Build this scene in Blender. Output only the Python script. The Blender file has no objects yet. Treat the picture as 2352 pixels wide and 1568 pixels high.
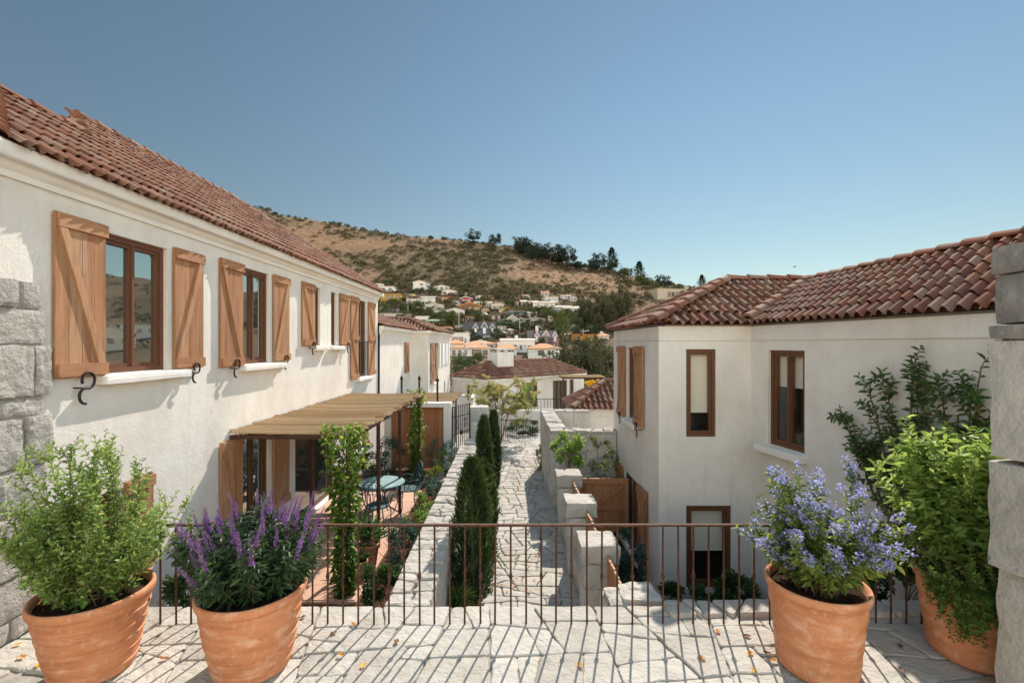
import bpy, math, random
import numpy as np
from mathutils import Vector, Matrix, noise as mnoise

SC = bpy.context.scene
COL = SC.collection
R = math.radians
# ------------------------------------------------------------------ camera, sky, sun
F, VX, VY, EYE = 1080.0, 1168.0, 790.0, 2.4      # focal length and vanishing point on the 2352 px wide photo, eye height
cam = bpy.data.objects.new("camera", bpy.data.cameras.new("camera")); COL.objects.link(cam)
cam.location = (0, 0, EYE); cam.rotation_euler = (R(90), 0, 0)
cam.data.sensor_width = 36; cam.data.lens = F / 2352 * 36
cam.data.shift_x = (1176 - VX) / 2352; cam.data.shift_y = (VY - 784) / 2352
cam.data.clip_start = 0.05; cam.data.clip_end = 4000
SC.camera = cam
SUN_AZ, SUN_EL = 16.0, 40.0
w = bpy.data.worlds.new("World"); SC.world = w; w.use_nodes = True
nt = w.node_tree
sky = nt.nodes.new("ShaderNodeTexSky"); sky.sky_type = 'NISHITA'; sky.sun_disc = False
sky.sun_elevation = R(SUN_EL); sky.sun_rotation = R(SUN_AZ)
sky.altitude = 0; sky.air_density = 1.0; sky.dust_density = 0.0; sky.ozone_density = 2.0
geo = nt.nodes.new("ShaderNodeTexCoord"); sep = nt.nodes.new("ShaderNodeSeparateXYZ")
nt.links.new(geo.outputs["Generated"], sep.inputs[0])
def wmap(v, a, b, c, d):                              # sky graded by direction: dimmed north, paler east, brightened behind as added fill light
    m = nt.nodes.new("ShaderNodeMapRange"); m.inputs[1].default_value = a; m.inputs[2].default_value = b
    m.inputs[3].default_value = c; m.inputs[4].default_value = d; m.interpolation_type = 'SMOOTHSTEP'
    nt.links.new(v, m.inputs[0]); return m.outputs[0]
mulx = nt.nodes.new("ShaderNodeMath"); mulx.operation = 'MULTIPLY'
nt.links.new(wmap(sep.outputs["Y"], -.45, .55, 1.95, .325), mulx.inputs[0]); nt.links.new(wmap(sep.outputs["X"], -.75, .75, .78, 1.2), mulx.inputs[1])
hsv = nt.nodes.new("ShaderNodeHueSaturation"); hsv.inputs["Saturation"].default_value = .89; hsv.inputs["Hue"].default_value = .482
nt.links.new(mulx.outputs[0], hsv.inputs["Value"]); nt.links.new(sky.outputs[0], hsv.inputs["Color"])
warm = nt.nodes.new("ShaderNodeMix"); warm.data_type = 'RGBA'; warm.blend_type = 'MULTIPLY'   # warm tint on the fill light added to the sky behind
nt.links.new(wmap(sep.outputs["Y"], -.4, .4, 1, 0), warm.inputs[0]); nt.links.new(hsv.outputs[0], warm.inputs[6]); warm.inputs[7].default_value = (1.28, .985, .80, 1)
hz = nt.nodes.new("ShaderNodeMix"); hz.data_type = 'RGBA'; hz.blend_type = 'MULTIPLY'       # dusty air low over the horizon
nt.links.new(wmap(sep.outputs["Z"], .02, .5, 1, 0), hz.inputs[0]); nt.links.new(warm.outputs[2], hz.inputs[6]); hz.inputs[7].default_value = (.98, .90, .76, 1)
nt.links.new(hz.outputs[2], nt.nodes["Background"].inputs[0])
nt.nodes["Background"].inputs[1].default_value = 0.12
sl = bpy.data.lights.new("sun", 'SUN'); sl.energy = 3.3; sl.angle = R(0.6); sl.color = (1.0, 0.915, 0.82)
so = bpy.data.objects.new("sun", sl); COL.objects.link(so)
sd = Vector((math.sin(R(SUN_AZ)) * math.cos(R(SUN_EL)), math.cos(R(SUN_AZ)) * math.cos(R(SUN_EL)), math.sin(R(SUN_EL))))
so.rotation_euler = sd.to_track_quat('Z', 'Y').to_euler(); so.location = sd * 50
SC.view_settings.view_transform = 'Standard'; SC.view_settings.look = 'None'
SC.view_settings.exposure = 1.24; SC.view_settings.gamma = 1
SC.cycles.max_bounces = 8; SC.cycles.transparent_max_bounces = 8
try: SC.cycles.use_denoising = True
except Exception: pass

def P(x, y, Y):                                   # photo position at depth Y -> world point
    return Vector(((x - VX) * Y / F, Y, EYE - (y - VY) * Y / F))

# ------------------------------------------------------------------ materials
MATS = {}
def ramp(nt, cols, fac):
    r = nt.nodes.new("ShaderNodeValToRGB"); e = r.color_ramp.elements
    while len(e) < len(cols): e.new(0.5)
    for i, c in enumerate(cols):
        e[i].position = i / max(1, len(cols) - 1); e[i].color = (*c, 1)
    nt.links.new(fac, r.inputs[0]); return r.outputs[0]
def math_n(nt, op, a, b=0.0, clamp=False):
    m = nt.nodes.new("ShaderNodeMath"); m.operation = op; m.use_clamp = clamp
    for i, v in enumerate((a, b)):
        if isinstance(v, (int, float)): m.inputs[i].default_value = v
        else: nt.links.new(v, m.inputs[i])
    return m.outputs[0]
def noise_n(nt, co, scale, detail=4, rough=0.6):
    n = nt.nodes.new("ShaderNodeTexNoise"); n.inputs["Scale"].default_value = scale
    n.inputs["Detail"].default_value = detail; n.inputs["Roughness"].default_value = rough
    nt.links.new(co, n.inputs["Vector"]); return n.outputs["Fac"]
def stretch(nt, co, s):
    m = nt.nodes.new("ShaderNodeMapping"); m.inputs["Scale"].default_value = s
    nt.links.new(co, m.inputs["Vector"]); return m.outputs[0]
def sharpen(nt, v, lo, hi):
    m = nt.nodes.new("ShaderNodeMapRange"); m.inputs[1].default_value = lo; m.inputs[2].default_value = hi
    nt.links.new(v, m.inputs[0]); return m.outputs[0]
def mixc(nt, fac, a, b):
    m = nt.nodes.new("ShaderNodeMix"); m.data_type = 'RGBA'
    if isinstance(fac, (int, float)): m.inputs[0].default_value = fac
    else: nt.links.new(fac, m.inputs[0])
    for k, v in ((6, a), (7, b)):
        if isinstance(v, tuple): m.inputs[k].default_value = (*v, 1)
        else: nt.links.new(v, m.inputs[k])
    return m.outputs[2]
def M(name, cols, scale=4, tw=0.5, rough=0.8, bump=0.0, bscale=40, st=(1, 1, 1), stain=None, trans=0.0, metal=0.0,
      bump2=0.0, b2scale=6, spec=0.3, contrast=(0.3, 0.7), dist=0.02):
    """noise + per-face tint -> colour ramp; stain = list of (colour, scale, lo, hi, amount, stretch)"""
    m = bpy.data.materials.new(name); m.use_nodes = True; nt = m.node_tree
    b = nt.nodes["Principled BSDF"]; b.inputs["Roughness"].default_value = rough
    b.inputs["Metallic"].default_value = metal; b.inputs["Specular IOR Level"].default_value = spec
    tc = nt.nodes.new("ShaderNodeTexCoord").outputs["Object"]
    co = stretch(nt, tc, st)
    at = nt.nodes.new("ShaderNodeAttribute"); at.attribute_name = "tint"
    v = sharpen(nt, noise_n(nt, co, scale, 5), *contrast)
    f = math_n(nt, 'ADD', math_n(nt, 'MULTIPLY', v, 1 - tw), math_n(nt, 'MULTIPLY', at.outputs["Fac"], tw), True)
    c = ramp(nt, cols, f)
    for (sc, ss, lo, hi, am, sst) in (stain or []):
        k = math_n(nt, 'MULTIPLY', sharpen(nt, noise_n(nt, stretch(nt, tc, sst), ss, 6, 0.65), lo, hi), am)
        c = mixc(nt, k, c, sc)
    nt.links.new(c, b.inputs["Base Color"])
    last = None
    for (amt, bs, dd) in ((bump2, b2scale, dist * 2), (bump, bscale, dist)):
        if amt > 0:
            bn = nt.nodes.new("ShaderNodeBump"); bn.inputs["Strength"].default_value = amt; bn.inputs["Distance"].default_value = dd
            nt.links.new(noise_n(nt, co, bs, 5, 0.65), bn.inputs["Height"])
            if last is not None: nt.links.new(last, bn.inputs["Normal"])
            last = bn.outputs[0]
    if last is not None: nt.links.new(last, b.inputs["Normal"])
    if trans > 0:
        t = nt.nodes.new("ShaderNodeBsdfTranslucent"); mx = nt.nodes.new("ShaderNodeMixShader")
        hs = nt.nodes.new("ShaderNodeHueSaturation"); hs.inputs["Value"].default_value = 1.5; hs.inputs["Hue"].default_value = 0.485
        nt.links.new(c, hs.inputs["Color"]); nt.links.new(hs.outputs[0], t.inputs[0])
        mx.inputs[0].default_value = trans
        nt.links.new(b.outputs[0], mx.inputs[1]); nt.links.new(t.outputs[0], mx.inputs[2])
        nt.links.new(mx.outputs[0], nt.nodes["Material Output"].inputs[0])
    MATS[name] = m; return m

S1 = (1, 1, 1)
M("stucco", [(.64, .595, .53), (.72, .68, .615), (.75, .715, .655)], 1.3, 0.0, .95, .30, 60, bump2=.14, b2scale=7, spec=.1,
  stain=[((.55, .47, .375), 1.5, .50, .72, .45, (1, 1, .5)), ((.52, .48, .42), 5.0, .56, .74, .35, S1), ((.50, .445, .37), 8, .56, .74, .38, (1, 1, .05)), ((.58, .555, .52), .9, .45, .62, .3, S1)])
M("cornice_stucco", [(.70, .67, .62), (.78, .76, .72)], 3, 0, .95, .3, 50, spec=.1, stain=[((.45, .42, .36), 6, .58, .8, .4, S1)])
M("flag", [(.29, .265, .23), (.375, .34, .29), (.42, .39, .34), (.475, .44, .385), (.40, .35, .285)], 3.0, .5, .9, .7, 22, bump2=.8, b2scale=7, spec=.15,
  stain=[((.34, .31, .27), 9, .56, .75, .5, S1), ((.52, .43, .32), 2.2, .58, .75, .45, S1), ((.25, .23, .2), 30, .64, .74, .5, S1)])
M("mortar", [(.25, .23, .20), (.36, .335, .295)], 12, 0, 1, .5, 60, spec=.05)
M("greystone", [(.28, .262, .235), (.38, .355, .32), (.47, .44, .395)], 3.5, .5, .92, .8, 22, bump2=.8, b2scale=7, spec=.1, dist=.03,
  stain=[((.40, .38, .345), 7, .5, .62, .5, S1), ((.16, .15, .14), 14, .6, .75, .5, S1)])
M("limestone", [(.40, .37, .325), (.50, .47, .415), (.57, .54, .48)], 3, .5, .92, .5, 26, bump2=.6, b2scale=8, spec=.1, dist=.025,
  stain=[((.27, .25, .22), 5, .55, .78, .5, (1, 1, .5)), ((.52, .44, .33), 2, .56, .75, .4, S1), ((.6, .585, .55), 8, .55, .65, .4, S1)])
M("dark_limestone", [(.17, .16, .145), (.27, .25, .225), (.35, .33, .295)], 4, .4, .95, .7, 24, bump2=.6, b2scale=8, spec=.1,
  stain=[((.40, .39, .35), 8, .56, .66, .5, S1), ((.09, .085, .08), 6, .58, .78, .55, S1)])
M("roof_tile", [(.085, .043, .032), (.17, .066, .04), (.225, .09, .05), (.135, .063, .044), (.25, .12, .07), (.185, .098, .066), (.27, .18, .13), (.205, .077, .043)], 5, .85, .88, .35, 45, spec=.2,
  stain=[((.08, .06, .05), 10, .55, .75, .5, S1), ((.30, .24, .20), 16, .6, .75, .2, S1), ((.055, .045, .038), 3, .55, .75, .5, S1)])
M("orange_tile", [(.40, .17, .07), (.50, .24, .11), (.44, .22, .12)], .9, .5, .9, .3, 8)
M("cedar", [(.22, .095, .042), (.33, .155, .074), (.42, .225, .115), (.40, .265, .165)], 2, .5, .65, .3, 20, st=(9, 9, .5), spec=.25,
  stain=[((.20, .09, .04), 1.6, .52, .66, .6, (7, 7, .8)), ((.46, .36, .26), 1.2, .56, .7, .45, (5, 5, .6)), ((.13, .06, .03), 3.5, .70, .76, .8, (2, 2, 1.2))])
M("cedar_rail", [(.25, .11, .05), (.36, .175, .085), (.44, .24, .125)], 3, .45, .65, .25, 30, st=(1, 1, 11), spec=.25,
  stain=[((.2, .09, .04), 3.0, .64, .74, .5, (1.3, 1.3, 6))])
M("red_cedar", [(.24, .09, .036), (.36, .155, .07), (.44, .21, .10)], 3, .7, .65, .2, 30, st=(9, 9, .6), spec=.25)
M("frame_wood", [(.105, .042, .02), (.15, .062, .03)], 4, .3, .5, .15, 40, st=(6, 6, 1), spec=.35)
M("iron", [(.035, .02, .015), (.075, .036, .022), (.14, .055, .025)], 28, 0, .75, .4, 90, metal=.3)
M("dark_iron", [(.02, .016, .015), (.045, .03, .025)], 20, 0, .6, .2, 60, metal=.4)
M("terracotta", [(.43, .165, .078), (.51, .215, .105), (.56, .27, .145)], 5, .2, .85, .25, 60, st=(1, 1, 2.2), spec=.2,
  stain=[((.66, .44, .31), 6, .52, .68, .6, (1, 1, 1.8)), ((.36, .13, .055), 3, .50, .68, .6, (1, 1, 4)), ((.60, .36, .23), 22, .56, .66, .5, (1, 1, .5)), ((.22, .12, .07), 14, .68, .78, .45, S1)])
M("soil", [(.022, .014, .01), (.06, .035, .023), (.11, .066, .043)], 30, .3, 1, 1.0, 60, dist=.04, spec=.05)
M("mulch", [(.05, .025, .016), (.115, .058, .036), (.19, .105, .068)], 22, .3, 1, 1.0, 50, dist=.04, spec=.05)
M("patio_tile", [(.42, .245, .17), (.49, .30, .21), (.54, .35, .26)], 2.5, .6, .8, .1, 30)
M("bamboo", [(.30, .185, .09), (.50, .335, .18), (.63, .46, .275)], 3, .7, .6, .2, 20, st=(1.5, 20, 20), spec=.3)
M("table_paint", [(.12, .22, .22), (.18, .29, .285), (.25, .36, .345)], 6, 0, .6, .1, 50)
M("teal_iron", [(.03, .065, .075), (.06, .11, .115)], 15, 0, .55, .1, 60, metal=.2)
M("white_metal", [(.6, .6, .58), (.68, .68, .66)], 3, 0, .5)
M("blind", [(.76, .70, .59), (.80, .74, .63)], 60, 0, .9, .2, 300, st=(1, 1, .3))
M("white_trim", [(.72, .71, .69), (.78, .77, .75)], 2, 0, .6)
M("room_dark", [(.05, .05, .05), (.08, .075, .07)], 2, 0, .9)
M("bark", [(.10, .07, .05), (.20, .15, .11)], 14, 0, .95, .6, 40, st=(1, 1, .3))
M("stem", [(.09, .06, .03), (.15, .12, .05)], 10, 0, .8)
M("far_glass", [(.035, .045, .055), (.07, .085, .10)], 1, .5, .15, spec=.8)
M("concrete", [(.34, .33, .31), (.42, .41, .38)], 2, .2, .9)
M("deck_wood", [(.10, .06, .04), (.17, .10, .065)], 3, .2, .8)
M("dead_leaf", [(.35, .10, .02), (.55, .25, .03), (.65, .42, .05)], 10, .9, .6, trans=.3)
M("brown_leaf", [(.12, .045, .02), (.2, .08, .03)], 10, .5, .7)
def leafm(n, cols, tr=.35, rough=.5): return M(n, cols, 1.2, .75, rough, trans=tr, spec=.35)
leafm("leaf_fresh", [(.06, .12, .022), (.13, .22, .045), (.21, .32, .07), (.32, .41, .12)])
leafm("leaf_dark", [(.022, .05, .016), (.05, .10, .03), (.09, .15, .042)], .28)
leafm("leaf_mid", [(.035, .075, .02), (.07, .135, .035), (.12, .20, .05)], .35)
leafm("leaf_salvia", [(.02, .045, .02), (.05, .09, .035), (.09, .14, .05)], .25)
leafm("leaf_lime", [(.08, .155, .03), (.155, .26, .052), (.24, .345, .082), (.34, .42, .12)], .45)
leafm("leaf_fine", [(.05, .11, .02), (.09, .17, .03), (.14, .22, .045)], .35)
leafm("leaf_blueshrub", [(.05, .09, .02), (.10, .16, .035), (.19, .26, .055), (.35, .37, .07)], .35)
leafm("leaf_vine", [(.03, .07, .012), (.075, .14, .02), (.15, .24, .03), (.36, .36, .05)], .4)
leafm("leaf_teal", [(.026, .065, .05), (.055, .115, .085), (.10, .165, .115)], .28)
leafm("leaf_yellowgreen", [(.06, .10, .015), (.13, .18, .025), (.23, .26, .04)], .35)
leafm("leaf_cypress", [(.012, .03, .01), (.03, .058, .016), (.065, .10, .025), (.13, .15, .035)], .2, .7)
leafm("leaf_olive", [(.13, .145, .05), (.23, .235, .08), (.34, .32, .11), (.44, .37, .09)], .5)
leafm("leaf_yucca", [(.03, .08, .02), (.07, .15, .04), (.12, .22, .07)], .25)
leafm("flower_purple", [(.14, .06, .20), (.25, .12, .33), (.38, .22, .43)], .35)
leafm("flower_blue", [(.19, .19, .44), (.30, .30, .56), (.45, .44, .68)], .35)
leafm("flower_yellow", [(.5, .28, .01), (.65, .42, .02)], .3)
leafm("far_green", [(.032, .050, .017), (.068, .095, .030), (.115, .145, .048)], .15, .8)
leafm("far_olive", [(.036, .042, .020), (.075, .080, .036), (.12, .118, .052)], .15, .8)
leafm("far_lime", [(.04, .065, .016), (.08, .115, .028), (.13, .16, .045)], .15, .8)
leafm("far_pine", [(.008, .018, .013), (.02, .034, .022), (.038, .054, .03)], .1, .8)
leafm("scrub", [(.05, .055, .024), (.085, .08, .038), (.13, .105, .06), (.17, .125, .08), (.09, .105, .035)], .1, .9)

def glass(name, refl, tintc, trans):
    m = bpy.data.materials.new(name); m.use_nodes = True; nt = m.node_tree
    nt.nodes.remove(nt.nodes["Principled BSDF"])
    g = nt.nodes.new("ShaderNodeBsdfGlossy"); g.inputs["Roughness"].default_value = .015; g.inputs["Color"].default_value = (*tintc, 1)
    if trans:
        d = nt.nodes.new("ShaderNodeBsdfTransparent"); d.inputs[0].default_value = (.97, .98, .97, 1)
    else:
        d = nt.nodes.new("ShaderNodeBsdfDiffuse"); d.inputs[0].default_value = (.035, .04, .04, 1)
    lw = nt.nodes.new("ShaderNodeLayerWeight"); lw.inputs[0].default_value = .5
    mx = nt.nodes.new("ShaderNodeMixShader")
    f = math_n(nt, 'ADD', math_n(nt, 'MULTIPLY', lw.outputs["Fresnel"], .3 if trans else .6), refl, True)
    co = nt.nodes.new("ShaderNodeTexCoord").outputs["Object"]
    bn = nt.nodes.new("ShaderNodeBump"); bn.inputs["Strength"].default_value = .04; bn.inputs["Distance"].default_value = .02
    nt.links.new(noise_n(nt, co, 2.2, 1), bn.inputs["Height"]); nt.links.new(bn.outputs[0], g.inputs["Normal"])
    nt.links.new(f, mx.inputs[0]); nt.links.new(d.outputs[0], mx.inputs[1]); nt.links.new(g.outputs[0], mx.inputs[2])
    nt.links.new(mx.outputs[0], nt.nodes["Material Output"].inputs[0]); MATS[name] = m
glass("mirror_glass", .45, (.72, .80, .80), False)
glass("clear_glass", .03, (.9, .93, .95), True)
glass("dim_glass", .22, (.8, .86, .88), False)
def paint(rgb, scale=.8):
    n = "paint_%d_%d_%d" % tuple(int(c * 100) for c in rgb)
    if n not in MATS: M(n, [tuple(c * .86 for c in rgb), rgb], scale, .2, .85, stain=[(tuple(c * .6 for c in rgb), 1.2, .55, .8, .35, (1, 1, .4))])
    return n

# ------------------------------------------------------------------ objects
def tag(o, label=None, cat=None, group=None, kind=None):
    if label: o["label"] = label
    if cat: o["category"] = cat
    if group: o["group"] = group
    if kind: o["kind"] = kind
    return o
def thing(name, label, cat, loc=(0, 0, 0), group=None):
    o = bpy.data.objects.new(name, None); COL.objects.link(o); o.location = loc; o.empty_display_size = .1
    return tag(o, label, cat, group)
def link_mesh(me, name, mat, parent=None, label=None):
    me.materials.append(MATS[mat] if isinstance(mat, str) else mat)
    o = bpy.data.objects.new(name, me); COL.objects.link(o)
    if parent is not None:
        o.parent = parent
        if parent.type == 'EMPTY': o.matrix_parent_inverse = Matrix.Translation(-parent.location)
    if label: o["label"] = label
    return o
def copy_tree(o, parent=None):
    c = o.copy(); COL.objects.link(c)
    if parent is not None:
        pi = o.matrix_parent_inverse.copy(); c.parent = parent; c.matrix_parent_inverse = pi
    for ch in list(o.children): copy_tree(ch, c)
    return c
def place(o, loc, rz=0, sc=1, label=None, group=None):
    o.location = loc; o.rotation_euler = (0, 0, rz); o.scale = (sc, sc, sc) if isinstance(sc, (int, float)) else sc
    if label: o["label"] = label
    if group: o["group"] = group
    return o

V3 = Vector
class MB:
    def __init__(s, O=(0, 0, 0), U=(1, 0, 0), N=(0, -1, 0)):
        s.v = []; s.f = []; s.t = []; s.O = V3(O); s.U = V3(U).normalized(); s.N = V3(N).normalized()
    def w(s, u, n, z): return s.O + s.U * u + s.N * n + V3((0, 0, z))
    def add(s, vs, fs, t=None):
        b = len(s.v); t = random.random() if t is None else t
        s.v += [tuple(v) for v in vs]
        for f in fs: s.f.append([b + i for i in f]); s.t.append(t)
    BF = [(0, 3, 2, 1), (4, 5, 6, 7), (0, 1, 5, 4), (1, 2, 6, 5), (2, 3, 7, 6), (3, 0, 4, 7)]
    def box(s, u0, u1, n0, n1, z0, z1, t=None):
        s.add([s.w(u, n, z) for z in (z0, z1) for (u, n) in ((u0, n0), (u1, n0), (u1, n1), (u0, n1))], s.BF, t)
    def bar(s, a, b, wd, th, side, t=None):
        a, b = V3(a), V3(b); d = (b - a).normalized(); sd = V3(side); sd = (sd - d * sd.dot(d)).normalized(); q = d.cross(sd)
        o = [sd * wd / 2 * i + q * th / 2 * j for i, j in ((-1, -1), (1, -1), (1, 1), (-1, 1))]
        s.add([a + x for x in o] + [b + x for x in o], s.BF, t)
    def tube(s, pts, rad, n=6, t=None, cap=True):
        pts = [V3(p) for p in pts]; k = len(pts)
        rad = [rad] * k if isinstance(rad, (int, float)) else rad
        vs = []; ref = V3((.31, .17, .93))
        for i, p in enumerate(pts):
            d = (pts[min(i + 1, k - 1)] - pts[max(i - 1, 0)])
            d = d.normalized() if d.length > 1e-9 else V3((0, 0, 1))
            a = d.cross(ref)
            if a.length < .05: a = d.cross(V3((1, 0, 0)))
            a.normalize(); b = d.cross(a)
            vs += [p + (a * math.cos(2 * math.pi * j / n) + b * math.sin(2 * math.pi * j / n)) * rad[i] for j in range(n)]
        fs = [(i * n + j, i * n + (j + 1) % n, (i + 1) * n + (j + 1) % n, (i + 1) * n + j) for i in range(k - 1) for j in range(n)]
        if cap: fs += [tuple(range(n))[::-1], tuple((k - 1) * n + j for j in range(n))]
        s.add(vs, fs, t)
    def lathe(s, c, prof, n=48, wob=0.0, seed=0, t=.5, cap=False):
        vs = []
        for (r, z) in prof:
            for j in range(n):
                a = 2 * math.pi * j / n
                q = 1 + wob * mnoise.noise((math.cos(a) * 1.3 + seed, math.sin(a) * 1.3, z * 5))
                vs.append((c[0] + r * q * math.cos(a), c[1] + r * q * math.sin(a), c[2] + z + wob * .3 * mnoise.noise((math.cos(a) + seed, math.sin(a) + 5, z))))
        fs = [(i * n + j, i * n + (j + 1) % n, (i + 1) * n + (j + 1) % n, (i + 1) * n + j) for i in range(len(prof) - 1) for j in range(n)]
        if cap: fs += [tuple((len(prof) - 1) * n + j for j in range(n))]
        s.add(vs, fs, t)
    def rough(s, u0, u1, n0, n1, z0, z1, amp=.012, step=.07, rnd=.03, seed=0, t=None, fr=3.0):
        """a rough-hewn block: subdivided box with rounded edges and noise"""
        L = (u1 - u0, n1 - n0, z1 - z0); k = [max(2, min(14, int(abs(l) / step))) for l in L]
        c = V3(((u0 + u1) / 2, (n0 + n1) / 2, (z0 + z1) / 2)); h = V3([abs(l) / 2 for l in L]); idx = {}; vs = []; fs = []
        def vid(i, j, m):
            key = (i, j, m)
            if key not in idx:
                p = V3((-1 + 2 * i / k[0], -1 + 2 * j / k[1], -1 + 2 * m / k[2])); q = V3((p.x * h.x, p.y * h.y, p.z * h.z))
                inner = V3([max(-(h[a] - rnd), min(h[a] - rnd, q[a])) for a in range(3)]); d = q - inner
                if d.length > rnd: q = inner + d.normalized() * rnd
                q += c; g = V3((q.x * fr + seed * 7.3, q.y * fr + seed * 1.7, q.z * fr))
                nv = mnoise.noise_vector(g) * amp + mnoise.noise_vector(g * 3.1) * amp * .45
                idx[key] = len(vs); q += nv; vs.append(s.w(q.x, q.y, q.z))
            return idx[key]
        for a in range(3):
            b, d = [(1, 2), (0, 2), (0, 1)][a]
            for side in (0, k[a]):
                for i in range(k[b]):
                    for j in range(k[d]):
                        q = []
                        for (x, y) in ((i, j), (i + 1, j), (i + 1, j + 1), (i, j + 1)):
                            e = [0, 0, 0]; e[a] = side; e[b] = x; e[d] = y; q.append(vid(*e))
                        fs.append(q)
        s.add(vs, fs, t)
    def build(s, name, mat, parent=None, smooth=False, label=None):
        me = bpy.data.meshes.new(name); me.from_pydata(s.v, [], s.f)
        a = me.attributes.new("tint", 'FLOAT', 'FACE'); a.data.foreach_set("value", np.array(s.t, dtype=np.float32))
        if smooth: me.polygons.foreach_set("use_smooth", [True] * len(me.polygons))
        me.update(); return link_mesh(me, name, mat, parent, label)

rng = np.random.default_rng(7)
random.seed(11)
def unit(a): return a / np.maximum(np.linalg.norm(a, axis=-1, keepdims=True), 1e-9)
def leafmesh(name, Pt, Dr, L, W, mat, parent=None, up=None, curl=.18, fold=.25, tint=None, label=None):
    Pt = np.asarray(Pt, float); Dr = unit(np.asarray(Dr, float)); n = len(Pt)
    L = np.broadcast_to(np.asarray(L, float), (n,))[:, None]; W = np.broadcast_to(np.asarray(W, float), (n,))[:, None]
    up = rng.normal(size=(n, 3)) + (np.array([0, 0, 1.5]) if up is None else np.asarray(up))
    S = unit(np.cross(Dr, up)); N = unit(np.cross(S, Dr))
    v = np.empty((n, 6, 3)); fo = W * fold
    v[:, 0] = Pt; v[:, 3] = Pt + Dr * L - N * L * curl
    for k, q, ww, c in ((1, .3, .46, .0), (2, .68, .38, .3)):
        m = Pt + Dr * L * q - N * L * curl * c + N * fo
        v[:, k] = m + S * W * ww; v[:, 6 - k] = m - S * W * ww
    me = bpy.data.meshes.new(name); me.vertices.add(n * 6); me.vertices.foreach_set("co", v.astype(np.float32).ravel())
    lo = (np.arange(n)[:, None] * 6 + np.array([0, 1, 2, 3, 0, 3, 4, 5])).astype(np.int32)
    me.loops.add(n * 8); me.loops.foreach_set("vertex_index", lo.ravel())
    me.polygons.add(n * 2); me.polygons.foreach_set("loop_start", (np.arange(n * 2) * 4).astype(np.int32))
    tint = rng.random(n) if tint is None else np.clip(tint, 0, 1)
    a = me.attributes.new("tint", 'FLOAT', 'FACE'); a.data.foreach_set("value", np.repeat(tint, 2).astype(np.float32))
    me.update(calc_edges=True); return link_mesh(me, name, mat, parent, label)

def curve(p0, d, length, n=8, bend=(0, 0, 0), wig=.06, rg=random):
    p = V3(p0); d = V3(d).normalized(); out = [p.copy()]; b = V3(bend)
    for i in range(n):
        d = (d + b / n + V3((rg.gauss(0, wig), rg.gauss(0, wig), rg.gauss(0, wig)))).normalized()
        p = p + d * (length / n); out.append(p.copy())
    return out
class Leaves:
    def __init__(s): s.P = []; s.D = []; s.L = []; s.W = []; s.T = []
    def put(s, p, d, l, w, t=None):
        s.P.append(tuple(p)); s.D.append(tuple(d)); s.L.append(l); s.W.append(w); s.T.append(random.random() if t is None else t)
    def along(s, pts, a, b, n, l, w, out=.9, fwd=.6, tb=0.0, ts=1.0, rg=random):
        k = len(pts) - 1; ph = rg.random() * 6.28
        for i in range(n):
            q = a + (b - a) * (i + rg.random() * .7) / n; x = min(q * k, k - 1e-4); j = int(x); f = x - j
            p = pts[j].lerp(pts[j + 1], f); d = (pts[j + 1] - pts[j]).normalized()
            e = d.cross(V3((.2, .9, .1))).normalized(); g = d.cross(e); an = ph + i * 2.4
            dd = d * fwd + (e * math.cos(an) + g * math.sin(an)) * out
            sz = (.75 + .5 * rg.random()) * (1 - .35 * max(0, q - .7) / .3)
            s.put(p, dd, l * sz, w * sz, min(1, max(0, tb + ts * rg.random() + .25 * (q - .5))))
    def build(s, name, mat, parent=None, **k): return leafmesh(name, s.P, s.D, s.L, s.W, mat, parent, tint=np.array(s.T), **k)

def blob_leaves(c, r, n, L, W, mat, parent, name="foliage", seed=0, lump=.25, hollow=.35, upb=.3, flat=0.0, clump=0, ts=.75):
    """leaf mass in an uneven ellipsoid, denser towards its surface, optionally gathered in clumps"""
    g = np.random.default_rng(seed + 100); c = np.array(c, float); r = np.array(r, float)
    if clump:
        cc = unit(g.normal(size=(clump, 3))) * (hollow + (1 - hollow) * g.random((clump, 1)) ** .6)
        cc[:, 2] = np.where(cc[:, 2] < -.75, -.75, cc[:, 2])
        which = g.integers(0, clump, n); cs = (.22 + .2 * g.random(clump))[which][:, None]
        q = cc[which] + unit(g.normal(size=(n, 3))) * cs * g.random((n, 1)) ** .45
        ct = g.random(clump)[which]
    else:
        u = unit(g.normal(size=(n, 3)))
        lum = np.array([mnoise.noise((a[0] * 2.2 + seed * 3.1, a[1] * 2.2, a[2] * 2.2)) for a in u])
        q = u * (1 + lump * lum)[:, None] * (hollow + (1 - hollow) * g.random((n, 1)) ** .5); ct = .5 + lum
    D = unit(q) + g.normal(size=(n, 3)) * .55 + np.array([0, 0, upb])
    t = np.clip(.2 + .45 * (ct - .5) + ts * .55 * g.random(n) + .12 * q[:, 2], 0, 1)
    return leafmesh(name, c + q * r, D, L * (.7 + .6 * g.random(n)), W * (.7 + .6 * g.random(n)), mat, parent, tint=t)

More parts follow.
